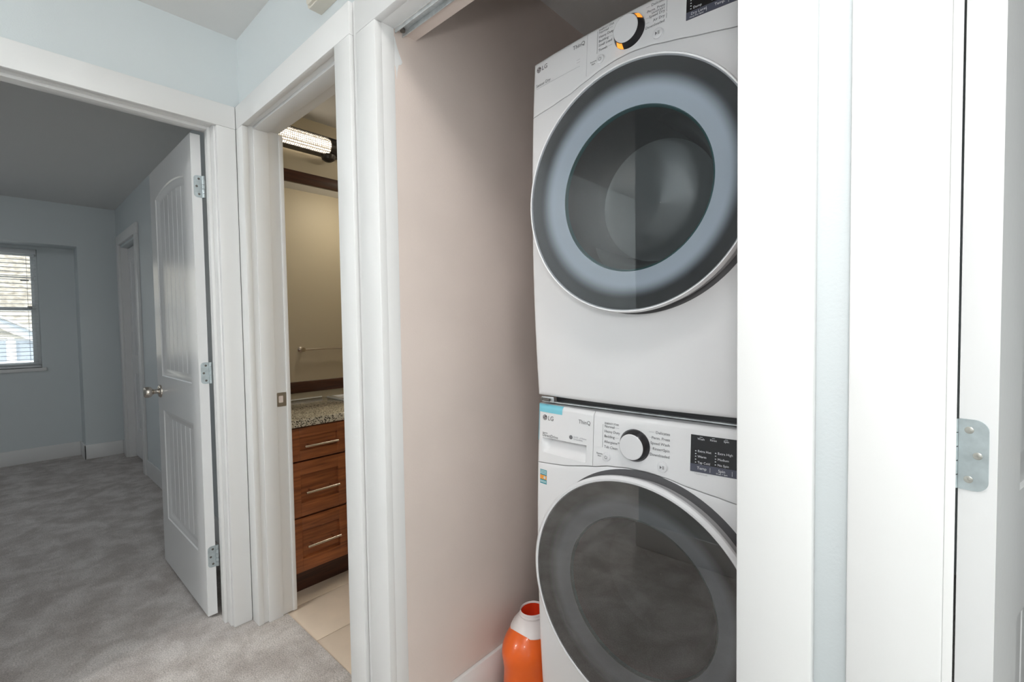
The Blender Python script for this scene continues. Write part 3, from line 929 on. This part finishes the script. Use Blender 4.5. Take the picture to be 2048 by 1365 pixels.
def shell(name, S, x0, x1, zlo, zhi, mat, parent, rl=0.0, rr=0.0, rb=0.0, rtp=0.0, nx=56, nz=24, hole=None, back=0.05, dent=None):
    xs = spaced(x0, x1, nx, rl, rr)
    ts = None
    zz0, zz1 = zlo((x0 + x1) / 2), zhi((x0 + x1) / 2)
    L = zz1 - zz0
    ts = spaced(0.0, 1.0, nz, rb / L, rtp / L)
    bm = bmesh.new()
    grid = []

    def rnd_off(d, r):
        if r <= 0 or d >= r: return 0.0
        return r - math.sqrt(max(0.0, r * r - (r - d) ** 2))
    for t in ts:
        row = []
        for x in xs:
            za, zb = zlo(x), zhi(x)
            z = za + t * (zb - za)
            y = S(x, z)
            y += max(rnd_off(x - x0, rl), rnd_off(x1 - x, rr), rnd_off(z - za, rb), rnd_off(zb - z, rtp))
            if dent: y += dent(x, z)
            row.append(bm.verts.new((x, y, z)))
        grid.append(row)
    for i in range(len(ts) - 1):
        for j in range(len(xs) - 1):
            q = (grid[i][j], grid[i][j + 1], grid[i + 1][j + 1], grid[i + 1][j])
            if hole:
                cx, cz, hr = hole
                if all(math.hypot(v.co.x - cx, v.co.z - cz) < hr for v in q): continue
            bm.faces.new(q)
    # return edges so the shell has real thickness
    border = [grid[0][j] for j in range(len(xs))] + [grid[i][-1] for i in range(1, len(ts))] + [grid[-1][j] for j in range(len(xs) - 2, -1, -1)] + [grid[i][0] for i in range(len(ts) - 2, 0, -1)]
    bk = [bm.verts.new((v.co.x, max(v.co.y + 0.01, S.y0 + back + 0.03), v.co.z)) for v in border]
    n = len(border)
    for i in range(n):
        j = (i + 1) % n
        bm.faces.new((border[i], border[j], bk[j], bk[i]))
    loose = [v for v in bm.verts if not v.link_faces]
    bmesh.ops.delete(bm, geom=loose, context='VERTS')
    return put(name, finish(bm, True, 30), mat, parent)


def text_mesh(items, S, mat, parent, name='lettering', eps=0.0006):
    """items: (string, x, z, size, align)"""
    bm = bmesh.new()
    for (st, x, z, size, al) in items:
        cu = bpy.data.curves.new('txt', 'FONT')
        cu.body = st; cu.size = size * 1.42; cu.align_x = al; cu.resolution_u = 2
        to = bpy.data.objects.new('txt', cu)
        COL.objects.link(to)
        dg = bpy.context.evaluated_depsgraph_get()
        me = to.evaluated_get(dg).to_mesh()
        vs = [bm.verts.new((x + v.co.x, S(x + v.co.x, z + v.co.y) - eps, z + v.co.y)) for v in me.vertices]
        for p in me.polygons:
            try: bm.faces.new([vs[i] for i in p.vertices])
            except ValueError: pass
        to.evaluated_get(dg).to_mesh_clear()
        bpy.data.objects.remove(to); bpy.data.curves.remove(cu)
    ex = bmesh.ops.extrude_face_region(bm, geom=list(bm.faces))
    for v in [g for g in ex['geom'] if isinstance(g, bmesh.types.BMVert)]: v.co.y -= 0.0002
    return tag(put(name, finish(bm, False), mat, parent), kind='stuff')


def bars(rects, S, mat, parent, name, eps=0.0004, th_=0.0003, n=6):
    """thin printed or applied patches that follow the curved front"""
    bm = bmesh.new()
    for (x0, x1, z0, z1) in rects:
        g = []
        for k in range(n + 1):
            x = x0 + (x1 - x0) * k / n
            g.append((bm.verts.new((x, S(x, z0) - eps, z0)), bm.verts.new((x, S(x, z1) - eps, z1))))
        for a, b2 in zip(g, g[1:]):
            bm.faces.new((a[0], b2[0], b2[1], a[1]))
    ex = bmesh.ops.extrude_face_region(bm, geom=list(bm.faces))
    for v in [q for q in ex['geom'] if isinstance(q, bmesh.types.BMVert)]: v.co.y += th_
    o = put(name, finish(bm, False), mat, parent)
    return tag(o, kind='stuff') if len(rects) > 1 else o


def logo(S, x, z, r, parent):
    """round face emblem: dark disc with pale ring, stroke and dot"""
    y = S(x, z)
    lg = lathe('emblem', [(0.0, -0.0012), (r, -0.0012), (r, 0.0)], (x, y, z), 'Y', 'logo_dark', parent, 32)
    bm = bmesh.new()
    def stroke(pts, w):
        for p, q in zip(pts, pts[1:]):
            p, q = Vector((p[0], 0, p[1])), Vector((q[0], 0, q[1]))
            d = (q - p).normalized(); nrm = Vector((-d.z, 0, d.x)) * w / 2
            vs = [bm.verts.new(Vector((x, y - 0.0015, z)) + v) for v in (p - nrm, q - nrm, q + nrm, p + nrm)]
            bm.faces.new(vs)
    arc = [(0.74 * r * math.cos(a), 0.74 * r * math.sin(a)) for a in [math.radians(62 + 298 * k / 24) for k in range(25)]]
    stroke(arc + [(0.18 * r, 0.0)], 0.13 * r)
    stroke([(-0.06 * r, 0.42 * r), (-0.06 * r, -0.36 * r), (0.24 * r, -0.36 * r)], 0.13 * r)
    stroke([(-0.44 * r, 0.34 * r), (-0.24 * r, 0.34 * r)], 0.18 * r)
    put('emblem_lines', finish(bm, False), 'rim_white', lg)
    text_mesh([('LG', x + r * 1.45, z - r * 0.82, r * 1.62, 'LEFT')], S, 'logo_dark', parent)


def knob(S, x, z, parent, amber=False):
    y = S(x, z)
    k = lathe('dial', [(0.0400, 0.002), (0.0400, -0.001), (0.0385, -0.004), (0.0315, -0.0175), (0.030, -0.0185)], (x, y, z), 'Y', 'knob_dark', parent, 56)
    lathe('dial_face', [(0.0308, -0.0172), (0.0312, -0.0186), (0.0296, -0.0200), (0.0001, -0.0205)], (x, y, z), 'Y', 'rim_white', k, 56)
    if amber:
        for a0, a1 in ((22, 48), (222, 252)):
            lathe('dial_arc', [(0.0396, -0.0042), (0.0326, -0.0172)], (x, y - 0.0006, z), 'Y', 'amber', k, 10, a0=math.radians(a0), a1=math.radians(a1))  # emissive amber arcs on the dial's sloping side
    return k


def button(S, x, z, r, parent, icon):
    y = S(x, z)
    b2 = lathe('button', [(r * 1.12, 0.001), (r * 1.12, -0.0012), (r, -0.0016), (r * 0.97, -0.0038), (r * 0.9, -0.0042), (0.0001, -0.0044)], (x, y, z), 'Y', 'rim_white', parent, 32)
    bm = bmesh.new()
    Y = y - 0.0050
    if icon == 'play':
        bm.faces.new([bm.verts.new((x + px, Y, z + pz)) for px, pz in ((-0.0048, 0.0042), (-0.0048, -0.0042), (-0.0002, 0.0))])
        for q in (0.0014, 0.0038):
            bm.faces.new([bm.verts.new((x + px, Y, z + pz)) for px, pz in ((q, -0.004), (q + 0.0011, -0.004), (q + 0.0011, 0.004), (q, 0.004))])
    else:
        def seg(pts):
            for p, q in zip(pts, pts[1:]):
                d = Vector((q[0] - p[0], 0, q[1] - p[1])).normalized(); n_ = Vector((-d.z, 0, d.x)) * 0.0005
                P, Q = Vector((x + p[0], Y, z + p[1])), Vector((x + q[0], Y, z + q[1]))
                bm.faces.new([bm.verts.new(v) for v in (P - n_, Q - n_, Q + n_, P + n_)])
        seg([(0.0036 * math.cos(a), 0.0036 * math.sin(a)) for a in [math.radians(125 + 290 * k / 18) for k in range(19)]])
        seg([(0.0, 0.0005), (0.0, 0.0046)])
    put('button_icon', finish(bm, False), 'print_grey', b2)
    return b2


def door_assembly(S, zc, yp, r, parent, rim_w, ring_key, glass_key, bowl_r, bowl_y, bowl_prof, bowl_mats, gap_r):
    y0 = S(XC, zc)
    d = lathe('door_rim', [(r - 0.004, 0.004), (r - 0.0005, -0.0004), (r + rim_w * 0.4, -0.001), (r + rim_w, 0.004), (r + rim_w, 0.014), (r + rim_w * 0.55, 0.022), (r - 0.004, y0 - yp + 0.01)], (XC, yp, zc), 'Y', 'rim_white', parent, 128)
    dg_ = lathe('door_glass', [(r - 0.0005, 0.0005), (r * 0.7, 0.0002), (r * 0.35, 0.0), (0.0005, 0.0)], (XC, yp, zc), 'Y', glass_key, d, 128)
    if sum(p.normal.y for p in dg_.data.polygons) > 0: dg_.data.flip_normals()
    lathe('door_ring', [(r - 0.001, 0.003), ((r + bowl_r) / 2, (bowl_y - yp) * 0.45), (bowl_r + 0.006, bowl_y - yp - 0.001), (bowl_r, bowl_y - yp)], (XC, yp, zc), 'Y', ring_key, d, 128)
    lathe('door_bowl', bowl_prof, (XC, bowl_y, zc), 'Y', bowl_mats[0], d, 96)
    lathe('bowl_end', [(bowl_prof[-1][0], bowl_prof[-1][1]), (bowl_prof[-1][0] * 0.93, bowl_prof[-1][1] + 0.006), (bowl_prof[-1][0] * 0.5, bowl_prof[-1][1] + 0.016), (0.0005, bowl_prof[-1][1] + 0.019)], (XC, bowl_y, zc), 'Y', bowl_mats[1], d, 96)
    lathe('bowl_edge', [(bowl_r + 0.001, -0.0005), (bowl_r - 0.001, -0.002), (bowl_r - 0.004, 0.001), (bowl_r - 0.005, 0.006)], (XC, bowl_y, zc), 'Y', 'glass_edge', d, 96)
    # shade of the gap round the door, painted as a flat dark ring
    bm = bmesh.new()
    A, B = [], []
    for k in range(128):
        a = 2 * math.pi * k / 128
        for lst, rr in ((A, r - 0.01), (B, gap_r)):
            x, z = XC + rr * math.cos(a), zc + rr * math.sin(a)
            lst.append(bm.verts.new((x, S(x, z) - 0.0012, z)))
    C_ = [bm.verts.new((v.co.x, v.co.y + 0.003, v.co.z)) for v in B]
    for k in range(128):
        j = (k + 1) % 128
        bm.faces.new((A[k], A[j], B[j], B[k])); bm.faces.new((B[k], B[j], C_[j], C_[k]))
    put('door_gap_shade', finish(bm), 'gap_grey', parent)
    return d


def interp(tab):
    def f(x):
        if x <= tab[0][0]: return tab[0][1]
        for (xa_, za_), (xb_, zb_) in zip(tab, tab[1:]):
            if x <= xb_:
                t = (x - xa_) / (xb_ - xa_); t = t * t * (3 - 2 * t) * 0.35 + t * 0.65
                return za_ + (zb_ - za_) * t
        return tab[-1][1]
    return f


# ---- dryer
SD = Skin(1.010, 0.025, 0.020, 1.48)
DZ0, DZ1 = 1.010, 1.960
dry = root('dryer', (XC, 1.40, DZ0), 'white front-load dryer with amber arcs on its dial, stacked on top', 'dryer')
dz = interp([(-0.858, 1.802), (-0.789, 1.808), (-0.717, 1.818), (-0.660, 1.833), (-0.616, 1.845), (-0.571, 1.852), (-0.530, 1.854), (-0.485, 1.850), (-0.439, 1.841), (-0.365, 1.827), (-0.302, 1.8165), (-0.23, 1.808), (-0.17, 1.802)])
xl, xr = XC - HW, XC + HW
DZC = 1.5212
shell('front_panel', SD, xl, xr, lambda x: DZ0, lambda x: dz(x) - 0.0011, 'appliance_white', dry, 0.016, 0.016, 0.012, 0.001, 64, 60, hole=(XC, DZC, 0.262), back=0.06)
cp = shell('control_panel', SD, xl, xr, lambda x: dz(x) + 0.0011, lambda x: DZ1, 'appliance_white', dry, 0.016, 0.016, 0.001, 0.012, 64, 14, back=0.06)
bm = bmesh.new()
bm_box(bm, xl + 0.001, xr - 0.001, 1.082, 1.78, DZ0 + 0.002, DZ1 - 0.002, 0.006)
ff = [f for f in bm.faces if f.calc_center_median().y < 1.09]
bmesh.ops.delete(bm, geom=ff, context='FACES')
put('cabinet', finish(bm), 'appliance_white', dry)
ring_mat('dryer_ring', XC, DZC, 0.250, 0.214, (0.60, 0.66, 0.73), (0.016, 0.016, 0.018))
door_assembly(SD, DZC, 0.960, 0.2772, dry, 0.0045, 'dryer_ring', 'dryer_glass', 0.1845, 0.984,
              [(0.1845, 0.0), (0.178, 0.012), (0.168, 0.05), (0.160, 0.115), (0.150, 0.135)], ('bowl_glass', 'bowl_end'), 0.2845)
logo(SD, -0.8300, 1.9330, 0.0078, cp)
text_mesh([('ThinQ', -0.706, 1.9315, 0.0105, 'LEFT'), ('Sensor Dry', -0.839, 1.8845, 0.0085, 'LEFT')], SD, 'print_grey', cp)
bars([(-0.838, -0.681, 1.8797, 1.8805), (-0.692, -0.681, 1.892, 1.8926), (-0.692, -0.681, 1.899, 1.8996)], SD, 'print_light', cp, 'printed_line')
bars([(-0.6598, -0.6592, 1.845, 1.958)], SD, 'print_light', cp, 'panel_joint', n=1)
text_mesh([('ENERGY STAR', -0.624, 1.9435, 0.0048, 'LEFT'), ('Normal', -0.624, 1.9365, 0.0062, 'LEFT'), ('Heavy Duty', -0.624, 1.9255, 0.0062, 'LEFT'), ('Bedding', -0.624, 1.9150, 0.0062, 'LEFT'),
           ('Small Load', -0.624, 1.9045, 0.0062, 'LEFT'), ('Towels', -0.624, 1.8925, 0.0062, 'LEFT'),
           ('Delicates', -0.452, 1.9395, 0.0062, 'RIGHT'), ('Perm. Press', -0.452, 1.9275, 0.0062, 'RIGHT'), ('SANITARY', -0.452, 1.9205, 0.0048, 'RIGHT'), ('Speed Dry', -0.452, 1.9135, 0.0062, 'RIGHT'),
           ('Air Dry', -0.452, 1.9020, 0.0062, 'RIGHT'), ('Downloaded', -0.452, 1.8905, 0.0062, 'RIGHT'), ('Remote', -0.6385, 1.872, 0.004, 'CENTER'), ('Start', -0.6385, 1.866, 0.004, 'CENTER')], SD, 'print_grey', cp)
bars([(-0.6288, -0.6282, 1.890, 1.946), (-0.4484, -0.4478, 1.912, 1.946), (-0.4484, -0.4478, 1.897, 1.909)], SD, 'print_grey', cp, 'printed_line', n=1)
bars([(-0.597, -0.585, z_, z_ + 0.0005) for z_ in (1.939, 1.928, 1.9175, 1.907, 1.895)] + [(-0.497, -0.489, z_, z_ + 0.0005) for z_ in (1.942, 1.930, 1.916, 1.9045, 1.893)], SD, 'print_light', cp, 'printed_line', n=2)
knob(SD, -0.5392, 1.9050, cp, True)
button(SD, -0.4667, 1.8690, 0.0118, cp, 'play')
button(SD, -0.6168, 1.8706, 0.0105, cp, 'power')
scr = bars([(-0.4038, -0.232, 1.8702, 1.950)], SD, 'screen_black', cp, 'display', 0.0008, 0.0008, 20)
bars([(-0.4038, -0.232, 1.8702, 1.8868)], SD, 'screen_band', scr, 'display_band', 0.0012, 0.0003, 20)
text_mesh([('Normal', -0.389, 1.9085, 0.0052, 'LEFT'), ('Damp', -0.389, 1.890, 0.0052, 'LEFT'), ('More', -0.389, 1.9265, 0.0052, 'LEFT'), ('Dry Level', -0.3935, 1.8778, 0.0058, 'LEFT'), ('Damp Dry Signal', -0.396, 1.8725, 0.003, 'LEFT'),
           ('Medium', -0.345, 1.9085, 0.0052, 'LEFT'), ('Low', -0.345, 1.8905, 0.0052, 'LEFT'), ('Temp.', -0.345, 1.8768, 0.0058, 'LEFT'), ('Time Dry', -0.296, 1.8768, 0.0058, 'LEFT')], SD, 'screen_print', scr, eps=0.0018)
bars([(-0.395, -0.3925, z_, z_ + 0.0018) for z_ in (1.891, 1.897, 1.903, 1.909, 1.915, 1.927)] + [(-0.351, -0.3485, z_, z_ + 0.0018) for z_ in (1.891, 1.897, 1.903, 1.909)] + [(-0.3614, -0.3608, 1.8735, 1.8800), (-0.318, -0.3174, 1.8735, 1.880)], SD, 'screen_print', scr, 'indicator_dots', 0.0018, 0.0003, 1)
# stacking kit between the machines
sb = box('stacking_rail', xl + 0.055, xr - 0.055, 1.075, 1.70, 0.987, 1.0095, 'dark_plastic', dry, 0.002)
box('stacking_lip', xl + 0.03, xr - 0.03, 1.062, 1.075, 0.9905, 0.9935, 'galvanized', dry)
bm = bmesh.new()
bm_box(bm, xl + 0.016, xl + 0.060, 1.056, 1.059, 0.992, 1.008, 0.001)
bm_box(bm, xl + 0.016, xl + 0.060, 1.059, 1.12, 0.992, 0.994)
br = put('stacking_bracket', finish(bm), 'galvanized', dry)
bm = bmesh.new()
bm_tube(bm, [(xl + 0.019, 1.052, 1.000), (xl + 0.019, 1.060, 1.000)], 0.005, 14)
bm_tube(bm, [(xl + 0.030, 1.050, 1.0005), (xl + 0.050, 1.050, 0.9995)], 0.0042, 12)
put('bracket_bolt', finish(bm), 'screw_dark', br)

# ---- washer
SW = Skin(1.020, 0.020, 0.020, 0.55)
WZ_0, WZ_1 = 0.018, 0.985
was = root('washing_machine', (XC, 1.40, 0.0), 'white front-load washing machine with blue tape on its corner, below the dryer', 'washing machine')
wz = interp([(-0.858, 0.8145), (-0.802, 0.8195), (-0.753, 0.8245), (-0.656, 0.842), (-0.604, 0.853), (-0.5505, 0.8585), (-0.500, 0.8588), (-0.453, 0.854), (-0.401, 0.8435), (-0.351, 0.8365), (-0.303, 0.829), (-0.23, 0.82), (-0.17, 0.8145)])
WZC, WYP, WR = 0.5634, 0.9715, 0.281
shell('front_panel', SW, xl, xr, lambda x: WZ_0, lambda x: wz(x) - 0.0011, 'appliance_white', was, 0.016, 0.016, 0.012, 0.001, 64, 60, hole=(XC, WZC, 0.264), back=0.06)


def dent(x, z):
    xa_, xb_ = -0.835, -0.675
    top = 0.8895 + 0.0035 * (x + 0.833) / 0.157
    bot = 0.848 + 0.0
    if x < xa_ or x > xb_ or z > top or z < bot: return 0.0
    e = min(1.0, (xb_ - x) / 0.002)
    sl_ = min(1.0, (x - xa_) / 0.022)
    f = (z - bot) / (top - bot)
    lip = min(1.0, max(0.0, (top - z) / 0.0012))
    return 0.030 * e * (sl_ ** 1.2) * (f ** 0.8) * lip


dj = -0.6535
dw = shell('detergent_drawer', SW, xl, dj - 0.0009, lambda x: wz(x) + 0.0011, lambda x: WZ_1, 'appliance_white', was, 0.016, 0.0, 0.001, 0.012, 110, 110, back=0.06, dent=dent)
wp = shell('control_panel', SW, dj + 0.0009, xr, lambda x: wz(x) + 0.0011, lambda x: WZ_1, 'appliance_white', was, 0.0, 0.016, 0.001, 0.012, 52, 14, back=0.06)
bm = bmesh.new()
bm_box(bm, xl + 0.001, xr - 0.001, 1.092, 1.79, WZ_0 + 0.002, WZ_1 - 0.004, 0.006)
ff = [f for f in bm.faces if f.calc_center_median().y < 1.10]
bmesh.ops.delete(bm, geom=ff, context='FACES')
put('cabinet', finish(bm), 'appliance_white', was)
box('top_lid', xl + 0.004, xr - 0.004, 1.066, 1.79, 0.976, 0.9865, 'appliance_grey', was, 0.004)
for fx in (xl + 0.06, xr - 0.06):
    for fy in (1.14, 1.72):
        lathe('foot', [(0.0, 0.0), (0.024, 0.0), (0.024, 0.014), (0.010, 0.020), (0.010, 0.026)], (fx, fy, -0.002), 'Z', 'dark_plastic', was, 20)
ring_mat('washer_ring', XC, WZC, 0.252, 0.216, (0.62, 0.66, 0.72), (0.012, 0.011, 0.010))
door_assembly(SW, WZC, WYP, WR, was, 0.0105, 'washer_ring', 'washer_glass', 0.188, 0.995,
              [(0.188, 0.0), (0.180, 0.012), (0.168, 0.05), (0.155, 0.10), (0.140, 0.118)], ('bowl_washer', 'bowl_washer'), 0.2950)
logo(SW, -0.8245, 0.9480, 0.0078, dw)
text_mesh([('ThinQ', -0.7025, 0.9485, 0.0105, 'LEFT'), ('Inverter', -0.832, 0.9025, 0.0042, 'LEFT'), ('DirectDrive', -0.832, 0.8935, 0.0085, 'LEFT')], SW, 'print_grey', dw)
bd = lathe('round_badge', [(0.0, -0.0010), (0.0055, -0.0010), (0.0055, 0.0)], (-0.727, SW(-0.727, 0.907), 0.907), 'Y', 'print_grey', dw, 24)
text_mesh([('AI DD   6 Motion', -0.718, 0.9075, 0.0042, 'LEFT'), ('Direct Drive', -0.718, 0.9015, 0.0042, 'LEFT')], SW, 'print_light', dw)
text_mesh([('ENERGY STAR', -0.620, 0.9585, 0.0046, 'LEFT'), ('Normal', -0.620, 0.9500, 0.0066, 'LEFT'), ('Heavy Duty', -0.620, 0.9375, 0.0066, 'LEFT'), ('Bedding', -0.620, 0.9250, 0.0066, 'LEFT'),
           ('Allergiene\u2122', -0.620, 0.9110, 0.0066, 'LEFT'), ('Tub Clean', -0.620, 0.8980, 0.0066, 'LEFT'),
           ('Delicates', -0.446, 0.9535, 0.0066, 'RIGHT'), ('Perm. Press', -0.446, 0.9405, 0.0066, 'RIGHT'), ('Speed Wash', -0.446, 0.9280, 0.0066, 'RIGHT'),
           ('Rinse+Spin', -0.446, 0.9150, 0.0066, 'RIGHT'), ('Downloaded', -0.446, 0.9010, 0.0066, 'RIGHT'), ('Remote', -0.633, 0.879, 0.004, 'CENTER'), ('Start', -0.633, 0.873, 0.004, 'CENTER')], SW, 'print_grey', wp)
bars([(-0.6253, -0.6247, 0.898, 0.957)], SW, 'print_grey', wp, 'printed_line', n=1)
bars([(-0.592, -0.578, z_, z_ + 0.0005) for z_ in (0.952, 0.940, 0.927, 0.914, 0.901)] + [(-0.498, -0.486, z_, z_ + 0.0005) for z_ in (0.956, 0.943, 0.9305, 0.918, 0.904)], SW, 'print_light', wp, 'printed_line', n=2)
knob(SW, -0.5345, 0.9170, wp)
button(SW, -0.4623, 0.8785, 0.0118, wp, 'play')
button(SW, -0.6117, 0.8755, 0.0105, wp, 'power')
scr = bars([(-0.3985, -0.232, 0.8828, 0.9645)], SW, 'screen_black', wp, 'display', 0.0008, 0.0008, 20)
bars([(-0.3985, -0.232, 0.8828, 0.9005)], SW, 'screen_band', scr, 'display_band', 0.0012, 0.0003, 20)
text_mesh([('Wash', -0.376, 0.9545, 0.0046, 'CENTER'), ('Rinse', -0.350, 0.9552, 0.0046, 'CENTER'), ('Spin', -0.3235, 0.956, 0.0046, 'CENTER'),
           ('Extra Hot', -0.3825, 0.9275, 0.0050, 'LEFT'), ('Warm', -0.3825, 0.9155, 0.0050, 'LEFT'), ('Tap Cold', -0.3825, 0.9025, 0.0050, 'LEFT'),
           ('Extra High', -0.3405, 0.9285, 0.0050, 'LEFT'), ('Medium', -0.3405, 0.9155, 0.0050, 'LEFT'), ('No Spin', -0.3405, 0.9035, 0.0050, 'LEFT'),
           ('Temp', -0.3835, 0.8895, 0.0062, 'LEFT'), ('Spin', -0.339, 0.8905, 0.0062, 'LEFT'), ('Drain + Spin', -0.343, 0.8855, 0.0032, 'LEFT'), ('Soil', -0.297, 0.8905, 0.0062, 'LEFT')], SW, 'screen_print', scr, eps=0.0018)
bars([(-0.388, -0.3856, z_, z_ + 0.0018) for z_ in (0.9035, 0.910, 0.9165, 0.9225, 0.9285)] + [(-0.346, -0.3436, z_, z_ + 0.0018) for z_ in (0.9045, 0.911, 0.917, 0.9235, 0.9295)]
     + [(-0.379, -0.373, 0.9605, 0.9612), (-0.353, -0.347, 0.961, 0.9617), (-0.3265, -0.3205, 0.9615, 0.9622), (-0.356, -0.3554, 0.8865, 0.8965), (-0.311, -0.3104, 0.8865, 0.8965)], SW, 'screen_print', scr, 'indicator_dots', 0.0018, 0.0003, 1)
text_mesh([('* Control Lock', -0.389, 0.8772, 0.0032, 'LEFT')], SW, 'print_light', wp)


# strips of blue packing tape over the left corner
def skin_round(x, z):
    y = SW(x, z)
    d1, d2 = x - xl, WZ_1 - z
    o = 0
    if d1 < 0.016: o = max(o, 0.016 - math.sqrt(max(0, 0.016 ** 2 - (0.016 - d1) ** 2)))
    if d2 < 0.012: o = max(o, 0.012 - math.sqrt(max(0, 0.012 ** 2 - (0.012 - d2) ** 2)))
    return y + o


def tape(rx, rz):
    bm = bmesh.new()
    g = []
    for i in range(25):
        row = []
        for k in range(13):
            x = rx[0] + (rx[1] - rx[0]) * (i / 24) ** 1.6
            z = rz[1] - (rz[1] - rz[0]) * (k / 12) ** 1.5
            row.append(bm.verts.new((x, skin_round(x, z) - 0.0008, z)))
        g.append(row)
    for i in range(24):
        for k in range(12):
            bm.faces.new((g[i][k], g[i + 1][k], g[i + 1][k + 1], g[i][k + 1]))
    put('packing_tape', finish(bm), 'tape_blue', was)


tape((xl + 0.0003, -0.760), (0.963, WZ_1 - 0.0003))
tape((xl + 0.0003, xl + 0.010), (0.879, 0.962))
lab = bars([(-0.8387, -0.8132, 0.757, 0.797)], SW, 'sticker_teal', was, 'energy_label', 0.0006, 0.0006)
bars([(-0.8387, -0.8132, 0.7695, 0.7815)], SW, 'sticker_orange', lab, 'label_band', 0.0009)
bars([(-0.8375, -0.8145, z_, z_ + 0.002) for z_ in (0.785, 0.789, 0.793, 0.7605, 0.764)], SW, 'sticker_pale', lab, 'label_lines', 0.0009)
lathe('label_dial', [(0.0, -0.0004), (0.004, -0.0004), (0.004, 0.0004)], (-0.8205, SW(-0.8205, 0.7755) - 0.0009, 0.7755), 'Y', 'sticker_pale', lab, 18)

# ------------------------------------------------------------------ detergent bottle
bx_, by_ = -0.940, 1.12
bt = root('detergent_bottle', (bx_, by_, 0), 'orange plastic detergent bottle without cap beside the washing machine', 'bottle')
prof = [(0.0, 0.0), (0.084, 0.0), (0.094, 0.008), (0.098, 0.03), (0.097, 0.08), (0.0945, 0.115), (0.0935, 0.140), (0.0965, 0.165), (0.100, 0.190), (0.098, 0.207), (0.091, 0.226), (0.080, 0.243), (0.066, 0.256), (0.058, 0.262)]
lathe('bottle_body', prof, (bx_, by_, 0), 'Z', 'bottle_orange', bt, 56, sx=0.83, sz=1.17)
lathe('collar', [(0.062, 0.256), (0.070, 0.2475), (0.072, 0.251), (0.064, 0.266), (0.052, 0.279), (0.0455, 0.284), (0.0405, 0.287), (0.0425, 0.290), (0.0425, 0.294), (0.0400, 0.2965), (0.0402, 0.304), (0.0390, 0.306), (0.0375, 0.304), (0.036, 0.285)], (bx_, by_, 0), 'Z', 'bottle_collar', bt, 56, sx=0.95, sz=1.05)
lathe('spout_inside', [(0.0368, 0.300), (0.034, 0.275), (0.030, 0.262), (0.0005, 0.261)], (bx_, by_, 0), 'Z', 'bottle_inside', bt, 40, sx=0.95, sz=1.05)
bm = bmesh.new()
g = []
for i in range(13):
    a = math.radians(-12 + 72 * i / 12)
    row = []
    for (r_, z_) in ((0.0982, 0.03), (0.0972, 0.08), (0.0948, 0.115), (0.0938, 0.14), (0.0967, 0.165)):
        row.append(bm.verts.new((bx_ + r_ * 0.836 * math.cos(a), by_ + r_ * 1.176 * math.sin(a), z_)))
    g.append(row)
for i in range(12):
    for k in range(4):
        bm.faces.new((g[i][k], g[i + 1][k], g[i + 1][k + 1], g[i][k + 1]))
for f in bm.faces:
    f.material_index = 1 if f.calc_center_median().z > 0.115 else 0
put('bottle_label', finish(bm), ['label_pink', 'label_silver'], bt)
